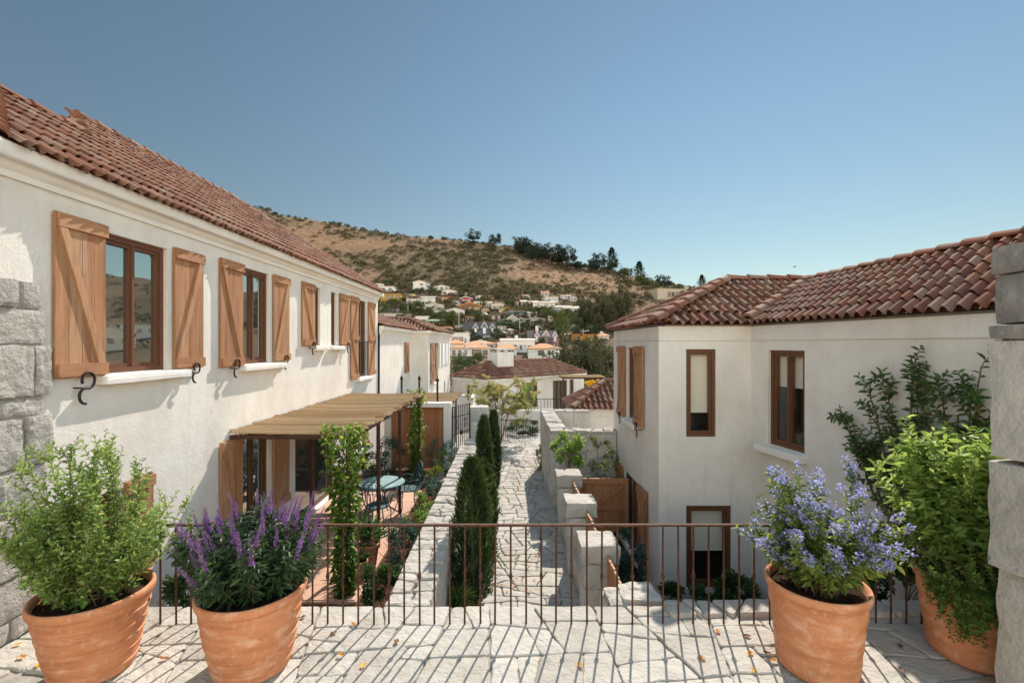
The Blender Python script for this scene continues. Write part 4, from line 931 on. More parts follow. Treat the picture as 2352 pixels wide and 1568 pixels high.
# ================================================================== climbers on the right house wall
def PW(x, y, off=.10):                                # a point just in front of the slanting right house wall
    k = (x - VX) / F; s = (7.43 * k - 3.83) / (.171 + .985 * k); Yw = 7.43 - .985 * s; return P(x, y, Yw * (1 - off / 4.0))
def climber(name, label, base, tips, seed, l=.085, wd=.038, mat="leaf_mid", per=26):
    rg = random.Random(seed); t = thing(name, label, "climbing plant", base); st, lf = MB(), Leaves(); base = V3(base)
    for tip, ln in tips:
        tip = V3(tip); mid = base.lerp(tip, .55) + V3((0, 0, rg.uniform(-.05, .10)))
        pts = [base.lerp(mid, k / 5) for k in range(5)] + [mid.lerp(tip, k / 5) for k in range(6)]
        pts = [p + V3((rg.gauss(0, .010), rg.gauss(0, .012), rg.gauss(0, .015))) for p in pts]
        st.tube(pts, [.016 - .010 * k / 10 for k in range(11)], 5, cap=False); lf.along(pts, .3, 1, int(per * 1.2), l, wd, 1, .4, 0, .9, rg)
        for k in range(5):
            j = rg.randint(4, 10); s2 = curve(pts[j], (pts[j] - pts[j - 1]).normalized() + V3((rg.gauss(-.12, .35), rg.gauss(0, .7), rg.gauss(.2, .5))), rg.uniform(.15, .40) * ln, 6, (0, 0, rg.uniform(-.5, .2)), .1, rg)
            st.tube(s2, [.006 - .0006 * q for q in range(7)], 4, cap=False); lf.along(s2, .1, 1, 15, l, wd, 1, .4, 0, .9, rg)
    st.build("stem", "stem", t); lf.build("foliage", mat, t); return t
climber("wall_shrub", "dark glossy wall shrub with open fan branches on the white wall of the right house", PW(2090, 1330),
        [(PW(*q), s_) for q, s_ in (((1925, 930), .8), ((1960, 975), .9), ((1995, 880), .9), ((2040, 920), 1), ((2095, 815), 1), ((2130, 850), 1), ((2060, 985), 1.2), ((2105, 930), 1.1), ((1990, 1010), 1), ((2140, 980), 1.2), ((2020, 1040), 1.2), ((2090, 880), 1))], 3)
climber("wall_shrub", "dark wall shrub with tall shoots rising behind the lime shrub next to the stone pillar", PW(2210, 1330),
        [(PW(*q), s_) for q, s_ in (((2165, 905), 1), ((2200, 945), 1.1), ((2235, 890), 1), ((2255, 840), 1), ((2215, 1000), 1.2), ((2250, 940), 1.2), ((2170, 1010), 1.2))], 5)

# ================================================================== bushes and beds
def bush(name, label, c, r, n, L, W, mat, seed, cat="bush", group=None, clump=14, **k):
    t = thing(name, label, cat, (c[0], c[1], c[2] - r[2]), group); blob_leaves(c, r, n, L, W, mat, t, seed=seed, clump=clump, hollow=.45, **k)
    mb = MB(); rg = random.Random(seed)
    for i in range(7): mb.tube(curve((c[0] + rg.gauss(0, .02), c[1] + rg.gauss(0, .02), c[2] - r[2] - .06), (rg.gauss(0, .6), rg.gauss(0, .6), 1), r[2] * 1.5, 5, wig=.1, rg=rg), [.010, .009, .007, .005, .004, .002], 4, cap=False)
    mb.build("stem", "stem", t); return t
def px_bush(name, label, x, y, Y, wpx, hpx, n, L, W, mat, seed, zg=-1.12, **k):
    c = P(x, y, Y); wpx, hpx = wpx * 1.12, hpx * 1.15; r = (wpx * Y / F / 2, wpx * Y / F / 2 * .9, hpx * Y / F / 2); c.z = max(c.z, zg + r[2] * .8); return bush(name, label, c, r, n, L, W, mat, seed, **k)
px_bush("garden_bush", "green bush with reddish leaves at the near foot of the flagstone topped wall", 882, 1345, 6.0, 88, 92, 1500, .06, .028, "leaf_dark", 1)
px_bush("garden_bush", "round blue grey bush beside the nearer pergola post", 932, 1243, 7.5, 74, 100, 2200, .045, .016, "leaf_teal", 2, clump=26)
px_bush("garden_bush", "pale leaved bush just behind the round blue grey one along the wall", 962, 1205, 8.1, 62, 50, 900, .05, .022, "leaf_fresh", 12)
px_bush("garden_bush", "low fresh green bush beside the garden wall level with the patio table", 975, 1160, 9.0, 66, 46, 1100, .05, .022, "leaf_fresh", 3)
px_bush("garden_bush", "small blue green bush between the fresh green and the yellow green ones", 996, 1128, 9.9, 50, 40, 900, .045, .02, "leaf_teal", 4)
px_bush("garden_bush", "yellow green bush beside the wall at the far patio corner", 1004, 1098, 10.7, 56, 40, 1000, .045, .02, "leaf_yellowgreen", 5)
px_bush("garden_bush", "mid green bush in front of the iron gate", 1025, 1066, 11.6, 60, 44, 1000, .045, .02, "leaf_dark", 6)
px_bush("garden_bush", "blue green bush in the far corner by the end of the flagstone wall", 1040, 1040, 12.4, 52, 40, 900, .045, .02, "leaf_teal", 7)
px_bush("garden_bush", "dark bush against the right edge of the board gate", 1004, 1048, 12.7, 46, 58, 900, .045, .02, "leaf_teal", 8)
px_bush("garden_bush", "small bush around the foot of the far climbing vine", 953, 1108, 11.9, 44, 40, 700, .045, .02, "leaf_dark", 9)
px_bush("garden_bush", "large dark bush in front of the left half of the board gate", 893, 1048, 12.6, 64, 66, 1400, .05, .022, "leaf_teal", 10)
px_bush("garden_bush", "dark bush behind the patio chairs under the villa window", 856, 1058, 12.3, 56, 60, 1200, .05, .022, "leaf_dark", 11)
px_bush("garden_bush", "green bush close to the villa wall behind the climbing vine", 838, 1085, 11.7, 50, 52, 900, .05, .022, "leaf_dark", 13)
px_bush("garden_bush", "dark leafy plant at the foot of the villa wall between the two ribbed pots", 428, 1345, 5.2, 66, 95, 800, .07, .035, "leaf_dark", 14)
px_bush("garden_bush", "low grey green bush under the near cypress beside the garden wall", 1036, 1350, 6.2, 56, 84, 1000, .06, .018, "leaf_teal", 15)
px_bush("ground_ivy", "dark ivy clump at the foot of the right house beside its canted corner", 1568, 1372, 6.9, 100, 60, 1200, .075, .045, "leaf_dark", 16, zg=-1.72)
px_bush("ground_ivy", "dark ivy clump under the lower blind window of the right house", 1640, 1372, 6.95, 78, 44, 800, .075, .045, "leaf_dark", 17, zg=-1.72)
px_bush("ground_ivy", "dark ivy clump rising at the inner corner of the right house", 1700, 1362, 6.9, 82, 74, 1100, .075, .045, "leaf_dark", 18, zg=-1.72)
px_bush("ground_ivy", "dark shaded shrub behind the blue flowering shrub near the right pillar", 2050, 1320, 4.75, 130, 210, 1600, .075, .04, "leaf_dark", 23, zg=-1.72)
px_bush("garden_bush", "dark bush under the open lower shutter of the right house", 1452, 1315, 6.9, 62, 110, 1300, .05, .025, "leaf_teal", 19, zg=-1.72)
px_bush("garden_bush", "dark bush behind the pickets farther along the right house wall", 1432, 1265, 7.8, 44, 80, 900, .05, .025, "leaf_teal", 20, zg=-1.72)
px_bush("garden_bush", "rusty green plant growing at the foot of the tall courtyard wall beside the path", 1243, 1052, 13.0, 22, 64, 500, .05, .022, "leaf_olive", 21)
px_bush("hedge", "green hedge behind the bar fence at the far end of the path", 1204, 987, 18.4, 64, 30, 1600, .07, .035, "leaf_dark", 22, cat="hedge")
px_bush("grass_tuft", "tuft of long pale grass blades at the foot of the near cypress", 1052, 1378, 6.0, 36, 30, 220, .16, .008, "leaf_fresh", 24, cat="grass", clump=0)
# small tree, slim shrub by the courtyard wall
def small_tree(name, label, base, H, W, n, L, Wd, mat, seed, crown0=.45, stems=3, dens=1.0, cat="tree", spread=.55, mb_r=.03):
    rg = random.Random(seed); t = thing(name, label, cat, base); mb, lf = MB(), Leaves(); base = V3(base)
    per = n // (stems * 9)
    for s in range(stems):
        a = 6.28 * s / stems + rg.random(); tr = curve(base + V3((rg.gauss(0, .02), rg.gauss(0, .02), -.1)), (math.cos(a) * .18, math.sin(a) * .18, 1), H * .62, 8, (math.cos(a) * .25, math.sin(a) * .25, 0), .06, rg)
        mb.tube(tr, [mb_r * (1 - .75 * k / 8) for k in range(9)], 6, cap=False)
        for k in range(9):
            j = rg.randint(int(8 * crown0 / .62 * .8), 8); a2 = rg.random() * 6.28
            d = V3((math.cos(a2) * spread * 1.5, math.sin(a2) * spread * 1.5, rg.uniform(.2, 1.1))); br = curve(tr[min(8, j)], d, rg.uniform(.5, 1) * W * .55, 6, (0, 0, -.15), .12, rg)
            mb.tube(br, [mb_r * .38 * (1 - .8 * q / 6) for q in range(7)], 4, cap=False)
            for q in range(5):
                s2 = curve(br[rg.randint(2, 6)], d.normalized() + V3((rg.gauss(0, .7), rg.gauss(0, .7), rg.gauss(.1, .5))), rg.uniform(.25, .5) * W * .42, 5, (0, 0, -.2), .12, rg)
                lf.along(s2, .05, 1, max(4, per // 5), L, Wd, 1, .5, 0, .95, rg)
                mb.tube(s2, mb_r * .08, 3, cap=False)
    mb.build("trunk", "bark", t); lf.build("crown", mat, t); return t
small_tree("olive_tree", "slender olive tree with airy yellow green crown at the path bend", (-.30, 16.75, -1.1), 3.1, 2.3, 8000, .085, .022, "leaf_olive", 5, .42, 4, spread=.6)
bush_p = P(1210, 925, 17.3)
px_bush("garden_bush", "bright green bush beside the olive tree crown", 1212, 915, 17.3, 34, 56, 700, .06, .025, "leaf_lime", 29, zg=-.9)
t = thing("citrus_tree", "small round bright green tree in front of the tall courtyard wall", "tree", (1.28, 9.75, -1.6)); cc_ = P(1303, 1036, 9.75)
blob_leaves(cc_, (.33, .30, .31), 1100, .075, .036, "leaf_lime", t, "crown", seed=8, clump=14, hollow=.4)
mb = MB(); rg = random.Random(8)
for i in range(6): mb.tube([(1.28, 9.75, -1.75), (1.27, 9.75, -.35), (cc_.x + rg.gauss(0, .05), cc_.y, -.05), (cc_.x + rg.gauss(0, .16), cc_.y + rg.gauss(0, .12), cc_.z + rg.uniform(-.05, .2))], [.022, .018, .012, .004], 5)
mb.build("trunk", "bark", t)
small_tree("slim_shrub", "thin open shrub between courtyard wall and right house", (2.02, 9.85, -1.5), 2.9, .62, 900, .06, .028, "leaf_yellowgreen", 9, .45, 3, mb_r=.014, spread=.45, cat="bush")

# cypresses
def cypress(label, x, y, zt, r, seed, zb=-1.12, n=5200):
    t = thing("cypress", label, "tree", (x, y, zb), "clipped cypresses beside the path"); g = np.random.default_rng(seed); H = zt - zb
    u = g.random(n) ** .8; an = g.random(n) * 6.283
    prof = np.interp(u, [0, .06, .25, .55, .8, .93, 1], [.55, .85, 1, .95, .72, .40, .05])
    lob = 1 + .16 * np.sin(an * 3 + u * 9 + seed) + .12 * np.sin(an * 7 - u * 23) + .08 * g.normal(size=n)
    rr = r * prof * lob * (.55 + .45 * g.random(n) ** .5)
    Pt = np.stack([x + rr * np.cos(an), y + rr * np.sin(an), zb + .03 + u * H * .97], 1)
    D = np.stack([np.cos(an) * .55 + g.normal(size=n) * .22, np.sin(an) * .55 + g.normal(size=n) * .22, .95 + g.normal(size=n) * .2], 1)
    tn = np.clip(.22 + .30 * (lob - 1) / .2 + .45 * (g.random(n) - .3) + .12 * u, 0, 1)
    leafmesh("foliage", Pt, D, .085 * (.6 + .8 * g.random(n)), .020 * (.7 + .6 * g.random(n)), "leaf_cypress", t, tint=tn, curl=.05)
    mb = MB(); mb.tube([(x, y, zb - .1), (x, y, zb + H * .5), (x, y, zb + H * .93)], [.035, .022, .006], 6); mb.build("trunk", "bark", t)
cypress("broad dark cypress nearest the railing", -.49, 6.35, .86, .245, 1)
cypress("cypress close behind the broad dark one, half hidden by it", -.40, 7.35, .56, .20, 2)
cypress("slim pointed cypress standing farther along the garden wall", -.53, 10.2, .84, .165, 3)
cypress("slimmest cypress, farthest along the path", -.36, 11.25, .80, .15, 4)

# ================================================================== pergola, vines, patio furniture
def pergola(label, x0, x1, y0, y1, z, posts, seed, zb=-1.1, slope=0.0):
    t = thing("pergola", label, "pergola", ((x0 + x1) / 2, (y0 + y1) / 2, zb)); rg = random.Random(seed); mb = MB(); y = y0
    while y < y1:
        r = rg.uniform(.017, .031); a, b = x0 + rg.uniform(-.03, .02), x1 + rg.uniform(-.10, .10); zz = z + rg.uniform(-.012, .016); n = 6; k = rg.uniform(-.01, .01)
        mb.tube([(a + (b - a) * i / n, y + .012 * math.sin(i * 1.3 + y * 9) + k * i, zz - slope * i / n - .02 * math.sin(3.14 * i / n)) for i in range(n + 1)], [r * rg.uniform(.93, 1.07) for i in range(n + 1)], 6); y += r * 2.0
    mb.build("bamboo_mat", "bamboo", t)
    for (px_, py_, top) in posts:
        mb = MB(); mb.tube([(px_, py_, zb - .05), (px_, py_, top)], .032, 8)
        if top > z + .05: mb.lathe((px_, py_, top), [(.032, -.06), (.05, -.05), (.05, .0), (.03, .03), (.001, .09)], 8)
        mb.build("post", "iron", t)
    for yy in (y0 - .01, (y0 + y1) / 2, y1):
        mb = MB(); mb.add([(x, yy + dy, zz) for zz in (z - .105, z - .05) for x, dy in ((x0, -.03), (x1 + .02, -.03), (x1 + .02, .03), (x0, .03))], MB.BF); mb.build("beam", "iron", t)
    mb = MB(); mb.add([(x1 - .05 + dx, yy, zz) for zz in (z - .10, z - .045) for yy, dx in ((y0 + .03, 0), (y0 + .03, .05), (y1 - .04, .05), (y1 - .04, 0))], MB.BF); mb.build("edge_beam", "iron", t)
    return t
pergola("bamboo roofed pergola on rusty posts over the patio beside the villa", -4.03, -2.22, 6.84, 12.15, 1.13, [(-2.25, 6.60, 1.06), (-2.25, 8.13, 1.06), (-2.25, 9.72, 1.06), (-2.28, 12.0, 1.06)], 1)
pergola("second bamboo roof with capped posts behind the board gate", -3.4, -1.75, 14.6, 17.2, .62, [(-3.33, 14.65, 1.35), (-2.78, 14.65, 1.35), (-2.16, 14.3, 1.32), (-1.9, 17.0, .6)], 2)
def vine(label, x, y, zt, seed, r0, n, bulge):
    rg = random.Random(seed); t = thing("climbing_vine", label, "climbing plant", (x, y, -1.12)); mb, lf = MB(), Leaves(); H = zt + 1.12
    for s in range(3):
        pts = [V3((x + .045 * math.cos(k * .9 + s * 2.1), y + .045 * math.sin(k * .9 + s * 2.1), -1.15 + H * k / 22)) for k in range(22)]; mb.tube(pts, .009, 5, cap=False)
    for i in range(n):
        u = rg.random(); z = -1.1 + H * u; w_ = r0 * bulge(u); a = rg.random() * 6.28; q = math.sqrt(rg.random()) * w_
        q *= 1 + .35 * mnoise.noise((u * 9, math.cos(a) * 1.5 + seed, math.sin(a) * 1.5))
        lf.put((x + math.cos(a) * q, y + math.sin(a) * q, z), (math.cos(a) + rg.gauss(0, .5), math.sin(a) + rg.gauss(0, .5), rg.gauss(-.35, .5)), rg.uniform(.05, .095), rg.uniform(.045, .075), min(1, max(0, rg.gauss(.38 + .3 * (u - .5), .22))))
    for i in range(16):                                # stray shoots
        u = rg.uniform(.15, 1); a = rg.random() * 6.28; s2 = curve((x, y, -1.1 + H * u), (math.cos(a), math.sin(a), rg.uniform(-.2, .6)), r0 * bulge(u) + rg.uniform(.1, .22), 6, (0, 0, -.4), .12, rg); mb.tube(s2, .003, 3, cap=False); lf.along(s2, .3, 1, 9, .07, .055, 1, .3, .2, .8, rg)
    mb.build("stem", "bark", t); lf.build("foliage", "leaf_vine", t); return t
vine("broad leafy vine climbing the front post of the patio pergola", -2.28, 6.56, 1.25, 1, .27, 1500, lambda u: .30 + .28 * math.sin(u * 9) ** 2 + .95 * max(0, u - .5) ** .65)
vine("thin leafy vine climbing the far post of the patio pergola", -2.36, 12.0, 1.22, 2, .26, 900, lambda u: .35 + .4 * math.sin(u * 7 + 1) ** 2 + .4 * max(0, u - .6))
# table and chairs
TX, TY, TZ = -2.55, 9.45, -1.10
t = thing("patio_table", "round pale teal metal table with curled iron legs on the patio", "table", (TX, TY, TZ))
mb = MB(); mb.lathe((TX, TY, TZ + .72), [(.001, -.012), (.42, -.012), (.455, -.01), (.46, .005), (.455, .016), (.43, .012), (.001, .012)], 40); mb.build("tabletop", "table_paint", t, smooth=False)
for k in range(3):
    a = 2.09 * k + .5; c, s = math.cos(a), math.sin(a); mb = MB()
    mb.tube([(TX + c * r, TY + s * r, TZ + z) for r, z in ((.30, .70), (.16, .62), (.06, .48), (.04, .36), (.10, .26), (.24, .15), (.36, .06), (.40, .0))], .014, 6)
    mb.tube([(TX + c * (.16 + .06 * math.cos(i * .6)), TY + s * (.16 + .06 * math.cos(i * .6)), TZ + .36 + .06 * math.sin(i * .6)) for i in range(11)], .009, 5); mb.build("leg", "teal_iron", t)
def chair(label, x, y, rz, first=[]):
    if first:
        c = copy_tree(first[0]); return place(c, (x, y, TZ), rz, 1.08, label)
    t = thing("patio_chair", label, "chair", (0, 0, 0), "teal iron chairs round the patio table")
    mb = MB(); mb.lathe((0, 0, .44), [(.001, -.014), (.19, -.014), (.205, -.004), (.20, .01), (.001, .016)], 28); mb.build("seat", "teal_iron", t)
    for sx in (-1, 1):
        for sy in (-1, 1):
            mb = MB(); mb.tube([(sx * .14, sy * .14, .435), (sx * .17, sy * .17, .30), (sx * .165, sy * .165, .15), (sx * .21, sy * .21, .012), (sx * .235, sy * .235, .0)], .0105, 6); mb.build("leg", "teal_iron", t)
    mb = MB(); hoop = [(-.19, .08, .44), (-.205, .16, .60), (-.20, .21, .76), (-.15, .24, .87), (-.06, .255, .93), (.06, .255, .93), (.15, .24, .87), (.20, .21, .76), (.205, .16, .60), (.19, .08, .44)]; mb.tube(hoop, .0115, 6)
    for i in range(5):
        q = (i - 2) * .07; mb.tube([(q * .8, .17, .45), (q, .205, .66), (q * .95, .245, .90 - abs(i - 2) * .02)], .0065, 5)
    mb.tube([(-.20, .19, .68), (0, .215, .70), (.20, .19, .68)], .007, 5); mb.build("backrest", "teal_iron", t)
    for sx in (-1, 1):
        mb = MB(); mb.tube([(sx * .20, .17, .64), (sx * .25, .05, .66), (sx * .25, -.08, .64), (sx * .20, -.13, .56), (sx * .18, -.12, .44)], .009, 5); mb.build("armrest", "teal_iron", t)
    first.append(t); return place(t, (x, y, TZ), rz, 1.08)
chair("teal iron chair with its back to the railing, in front of the round table", -2.45, 8.82, R(172))
chair("teal iron chair on the bed side of the round table beside the farther post", -2.10, 9.85, R(-62))
chair("teal iron chair on the far side of the round table under the dark bushes", -2.85, 10.05, R(22))
chair("teal iron chair between the round table and the villa wall, behind the vine", -3.08, 9.15, R(112))
# yucca pots
for (x, y, r, hh, lab, yl, sd_) in ((-2.24, 6.98, .15, .30, "small plain terracotta pot on the patio edge closest to the vine", "spiky dwarf yucca in the small pot closest to the vine", 1), (-2.22, 7.45, .175, .36, "plain terracotta pot behind the smaller one on the patio edge", "large spiky yucca with sword leaves in the pot behind the smaller one", 2)):
    t = thing("patio_pot", lab, "pot", (x, y, -1.1), "terracotta pots on the patio"); mb = MB(); mb.lathe((x, y, -1.1), [(r * .2, .002), (r * .66, 0), (r * .7, .01), (r * .92, hh - .06), (r * .95, hh - .055), (r, hh - .05), (r, hh), (r * .9, hh), (r * .86, hh - .05)], 32); mb.build("body", "terracotta", t, smooth=True)
    mb = MB(); mb.lathe((x, y, -1.1 + hh - .04), [(r * .88, 0), (.001, .01)], 24); mb.build("soil", "soil", t)
    t = thing("yucca", yl, "plant", (x, y, -1.1 + hh)); lf = Leaves(); rg2 = random.Random(sd_)
    for i in range(60 if sd_ == 2 else 26):
        a = i * 2.4; e = rg2.uniform(.15, 1.5); l = (.42 if sd_ == 2 else .22) * rg2.uniform(.8, 1.1); lf.put((x + .02 * math.cos(a), y + .02 * math.sin(a), -1.1 + hh + (.10 if sd_ == 2 else 0) * rg2.random()), (math.cos(a) * math.cos(e), math.sin(a) * math.cos(e), math.sin(e)), l, .032)
    lf.build("foliage", "leaf_yucca", t, up=(0, 0, 1), curl=.12); mb = MB(); mb.tube([(x, y, -1.1 + hh - .05), (x, y, -1.1 + hh + .08)], .03, 8); mb.build("stem", "bark", t)

# ================================================================== fallen leaves
def fallen(x, y, z, mat, label, group, s, seed):
    rg = random.Random(seed); mb = MB(); n = 6; a = rg.random() * 6.28; w_ = s * .55; vs = []; lob = rg.random() < .4
    for i in range(n + 1):
        q = i / n; hw = w_ * .5 * math.sin(math.pi * min(1, q * .96 + .03)) ** .8 * (1 + (.35 if lob and i % 2 else 0)); cz = s * .28 * (q - .5) ** 2 + .006
        for k in (-1, 0, 1): vs.append(((q - .5) * s, k * hw, cz + abs(k) * hw * rg.uniform(.25, .7)))
    fs = [(i * 3 + k, i * 3 + k + 1, i * 3 + k + 4, i * 3 + k + 3) for i in range(n) for k in (0, 1)]
    c, s_ = math.cos(a), math.sin(a); mb.add([(x + u * c - v * s_, y + u * s_ + v * c, z + q) for u, v, q in vs], fs)
    o = mb.build("fallen_leaf", mat); tag(o, label, "leaf", group); return o
def onz(x, y, z0): Y_ = (EYE - z0) * F / (y - VY); return ((x - VX) * Y_ / F, Y_)
A_ = lambda x, y: (689 + .26856 * x, 1320.7 + .26856 * y); B_ = lambda x, y: (1263 + .26856 * x, 1320.7 + .26856 * y); C_ = lambda x, y: (.3174 * x, 1320.7 + .3174 * y)
FL_ = [(A_(450, 430), "dead_leaf", "yellow oak-shaped leaf lying at the foot of the railing left of the centre"), (A_(288, 505), "brown_leaf", "curled rust leaf just inside the railing behind the purple sage pot"), (A_(350, 690), "dead_leaf", "orange yellow leaf on the big slab to the right of the purple sage pot"), (A_(540, 785), "dead_leaf", "upright golden leaf on a slab edge near the picture's lower edge"), (A_(825, 578), "brown_leaf", "brown leaf in a paving joint between two large slabs"), (A_(20, 370), "brown_leaf", "brown leaf beside the purple sage pot at the terrace edge"),
       (B_(258, 775), "dead_leaf", "lone yellow leaf on the pale slabs below the stone pillars"), (B_(1300, 720), "dead_leaf", "large orange leaf on a broad slab left of the smooth pot"), (B_(1437, 488), "dead_leaf", "small yellow leaf close to the railing near the smooth pot"), (B_(1685, 530), "brown_leaf", "dark brown leaf in the shade left of the smooth pot"), (B_(1712, 678), "dead_leaf", "upper yellow leaf of the group beside the smooth pot"), (B_(1858, 675), "brown_leaf", "brown curled leaf touching the smooth pot"), (B_(1912, 738), "dead_leaf", "golden leaf at the foot of the smooth pot"), (B_(1748, 828), "dead_leaf", "bright yellow leaf with green tip lowest beside the smooth pot"),
       (C_(130, 508), "dead_leaf", "little yellow leaf on the small pavers nearest the stone pier"), (C_(160, 600), "dead_leaf", "green and yellow leaf on the small pavers by the leftmost pot"), (C_(275, 660), "dead_leaf", "crumpled yellow leaf against the base of the leftmost pot"), (C_(1190, 612), "dead_leaf", "yellow leaf midway between the two ribbed pots"), ((2068, 1486), "brown_leaf", "orange brown leaf between the two smooth pots"), ((2070, 1540), "brown_leaf", "long brown leaf lying below the gap between the two smooth pots")]
for i, ((x, y), m, lab) in enumerate(FL_):
    X_, Y_ = onz(x, y, 0); fallen(X_, Y_, .004, m, lab, "fallen leaves on the terrace", .062, i)
rg = random.Random(77)
for i in range(34):
    x, y = 1117 + .366 * rg.uniform(20, 330) , 1170 + .366 * rg.uniform(280, 520); X_, Y_ = onz(x, y, -1.1); X_ = max(-.34, min(.5, X_)); fallen(X_, Y_, -1.092, "dead_leaf", "tiny orange leaf among those scattered on the stone path", "tiny leaves scattered on the path", .045, 100 + i)
for i in range(10):
    X_, Y_ = .84 + rg.uniform(-.06, .06), rg.uniform(5.9, 8.5); fallen(X_, Y_, -1.092, "brown_leaf", "withered leaf against the kerb wall in the path's shade", "withered leaves along the path kerb", .05, 200 + i)

# ================================================================== things at the far end of the path
t = thing("bar_fence", "thin dark iron bar fence closing the far end of the path", "fence", (.3, 17.5, -1.1)); mb = MB()
for i in range(24):
    x = -.45 + 1.55 * i / 23; y = 17.2 + .5 * i / 23; mb = MB(); mb.tube([(x, y, -1.12), (x, y, -.36 - .12 * i / 23)], .009, 5); mb.build("bar", "dark_iron", t)
mb = MB(); mb.tube([(-.45, 17.2, -.36), (1.1, 17.7, -.48)], .013, 5); mb.tube([(-.45, 17.2, -1.0), (1.1, 17.7, -1.03)], .011, 5); mb.build("rail", "dark_iron", t)
# pavilion house
PV = thing("pavilion", "low white house with dark hip roof and broad chimney at the path end", "house", (1.2, 27, -1.9))
C0 = V3((-1.02, 24.0, 0)); pu = V3((.72, .70, 0)).normalized(); pn = V3((pu.y, -pu.x, 0)); pl = -pn          # pn faces the camera side
WR, WL = 8.05, 2.95; zt = .60
hol = [(1.85 + .55, 2.95 + .75, -1.15, .28), (5.05, 6.35, -1.5, .25), (6.6, 7.0, -.9, .25)]
mb = MB(C0, pu, pn); wall_panel(mb, 0, WR, -2.2, zt - .02, hol, .14)
mb.O, mb.U, mb.N = C0, pl, -pu; hl = [(.95, 1.75, -1.5, .22)]; wall_panel(mb, 0, WL, -2.2, zt - .02, hl, .14)
e1, e2, e3 = C0 + pu * WR, C0 + pu * WR + pl * WL, C0 + pl * WL
for a, b in ((e1, e2), (e2, e3)): mb.add([(p.x, p.y, z) for z in (-2.2, zt - .02) for p in (a, b)], [(0, 1, 3, 2)], .5)
mb.build("wall", "stucco", PV)
molded([(e2.x, e2.y), (e1.x, e1.y), (C0.x, C0.y), (e3.x, e3.y)][::-1], zt, "cornice_stucco", PV, .12)
window(PV, C0, pu, pn, *hol[0], 0, "dim_glass", .09, fw=.06); window(PV, C0, pu, pn, *hol[1], 2, "dim_glass", .09, fw=.06); window(PV, C0, pu, pn, *hol[2], 0, "mirror_glass", .09); window(PV, C0, pl, -pu, *hl[0], 1, "mirror_glass", .09)
mb = MB(); o = .13; q0 = C0 + pn * o - pu * o; q1 = e1 + pn * o + pu * o; q2 = e2 - pn * o + pu * o; q3 = e3 - pn * o - pu * o; za, zb = zt + .02, 1.43; k = (WL + 2 * o) / 2; a0 = q0 + pu * k + pl * k; a1 = q1 - pu * k + pl * k
up = lambda v, z: (v.x, v.y, z); fr = k / (WR + 2 * o)
tiles(mb, up(q0, za), up(q1, za), up(q1 + pl * k, zb), up(q0 + pl * k, zb), .17, .3, [(0, 0), (1, 0), (1 - fr, 1), (fr, 1)], 41, 5)
tiles(mb, up(q3, za), up(q0, za), up(q0 + pu * k, zb), up(q3 + pu * k, zb), .17, .3, [(0, 0), (1, 0), (.5, 1)], 42, 5)
for a, b in ((up(q0, za + .02), up(a0, zb + .03)), (up(a0, zb + .03), up(a1, zb + .03)), (up(q1, za + .02), up(a1, zb + .03)), (up(q3, za + .02), up(a0, zb + .03))): caps(mb, a, b, .09, .34, 50)
mb.add([up(a0, zb - .02), up(a1, zb - .02), up(q2, za - .02), up(q3, za - .02)], [(0, 1, 2, 3)], .2); mb.add([up(q1, za - .02), up(q2, za - .02), up(a1, zb - .02)], [(0, 1, 2)], .2)
mb.build("roof", "roof_tile", PV)
cc = P(1150, 822, 26.3); ch = MB(cc, pu, pn); ch.box(-.62, .62, -.4, .4, -.75, .33); cho = ch.build("chimney", "stucco", PV)
ch = MB(cc, pu, pn)
for u in (-.55, 0, .55):
    for n_ in (-.33, .33): ch.tube([ch.w(u, n_, .33), ch.w(u, n_, .50)], .014, 4)
ch.box(-.66, .66, -.42, .42, .50, .525); ch.build("chimney_cap", "white_metal", cho)
pergola("flat bamboo roof on thin posts beside the pavilion", 2.9, 5.2, 25.6, 27.2, .62, [(3.0, 25.7, .58), (5.05, 25.7, .58), (5.05, 27.1, .58)], 5, zb=-1.9)
# little tiled house behind the courtyard wall
LH = thing("outbuilding", "small white outbuilding with sunlit hipped tile roof behind the courtyard wall", "house", (3.2, 14.6, -1.2))
mb = MB()
for a, b in (((1.98, 16.0), (1.98, 13.9)), ((1.98, 13.9), (5.2, 13.9)), ((5.2, 13.9), (5.2, 16.0)), ((5.2, 16.0), (1.98, 16.0))): mb.add([(x, y, z) for z in (-1.95, .48) for x, y in (a, b)], [(0, 1, 3, 2)], .5)
mb.build("wall", "stucco", LH); molded([(5.2, 13.9), (1.98, 13.9), (1.98, 16.0)], .50, "cornice_stucco", LH, .08)
mb = MB(); k = 1.2
tiles(mb, (1.86, 13.78, .52), (5.3, 13.78, .52), (5.3, 14.98, 1.22), (1.86, 14.98, 1.22), .165, .29, [(0, 0), (1, 0), (1 - .35, 1), (.35, 1)], 61)
tiles(mb, (1.86, 16.12, .52), (1.86, 13.78, .52), (3.06, 13.78, 1.22), (3.06, 16.12, 1.22), .165, .29, [(0, 0), (1, 0), (.5, 1)], 62)
caps(mb, (1.88, 13.8, .55), (3.06, 14.96, 1.25), .09, .32, 63); caps(mb, (3.06, 14.96, 1.24), (4.1, 14.96, 1.24), .09, .32, 64)
mb.add([(3.06, 14.96, 1.2), (4.1, 14.96, 1.2), (5.3, 16.12, .5), (1.86, 16.12, .5)], [(0, 1, 2, 3)], .2); mb.add([(4.1, 14.96, 1.2), (5.3, 13.78, .5), (5.3, 16.12, .5)], [(0, 1, 2)], .2)
mb.build("roof", "roof_tile", LH)
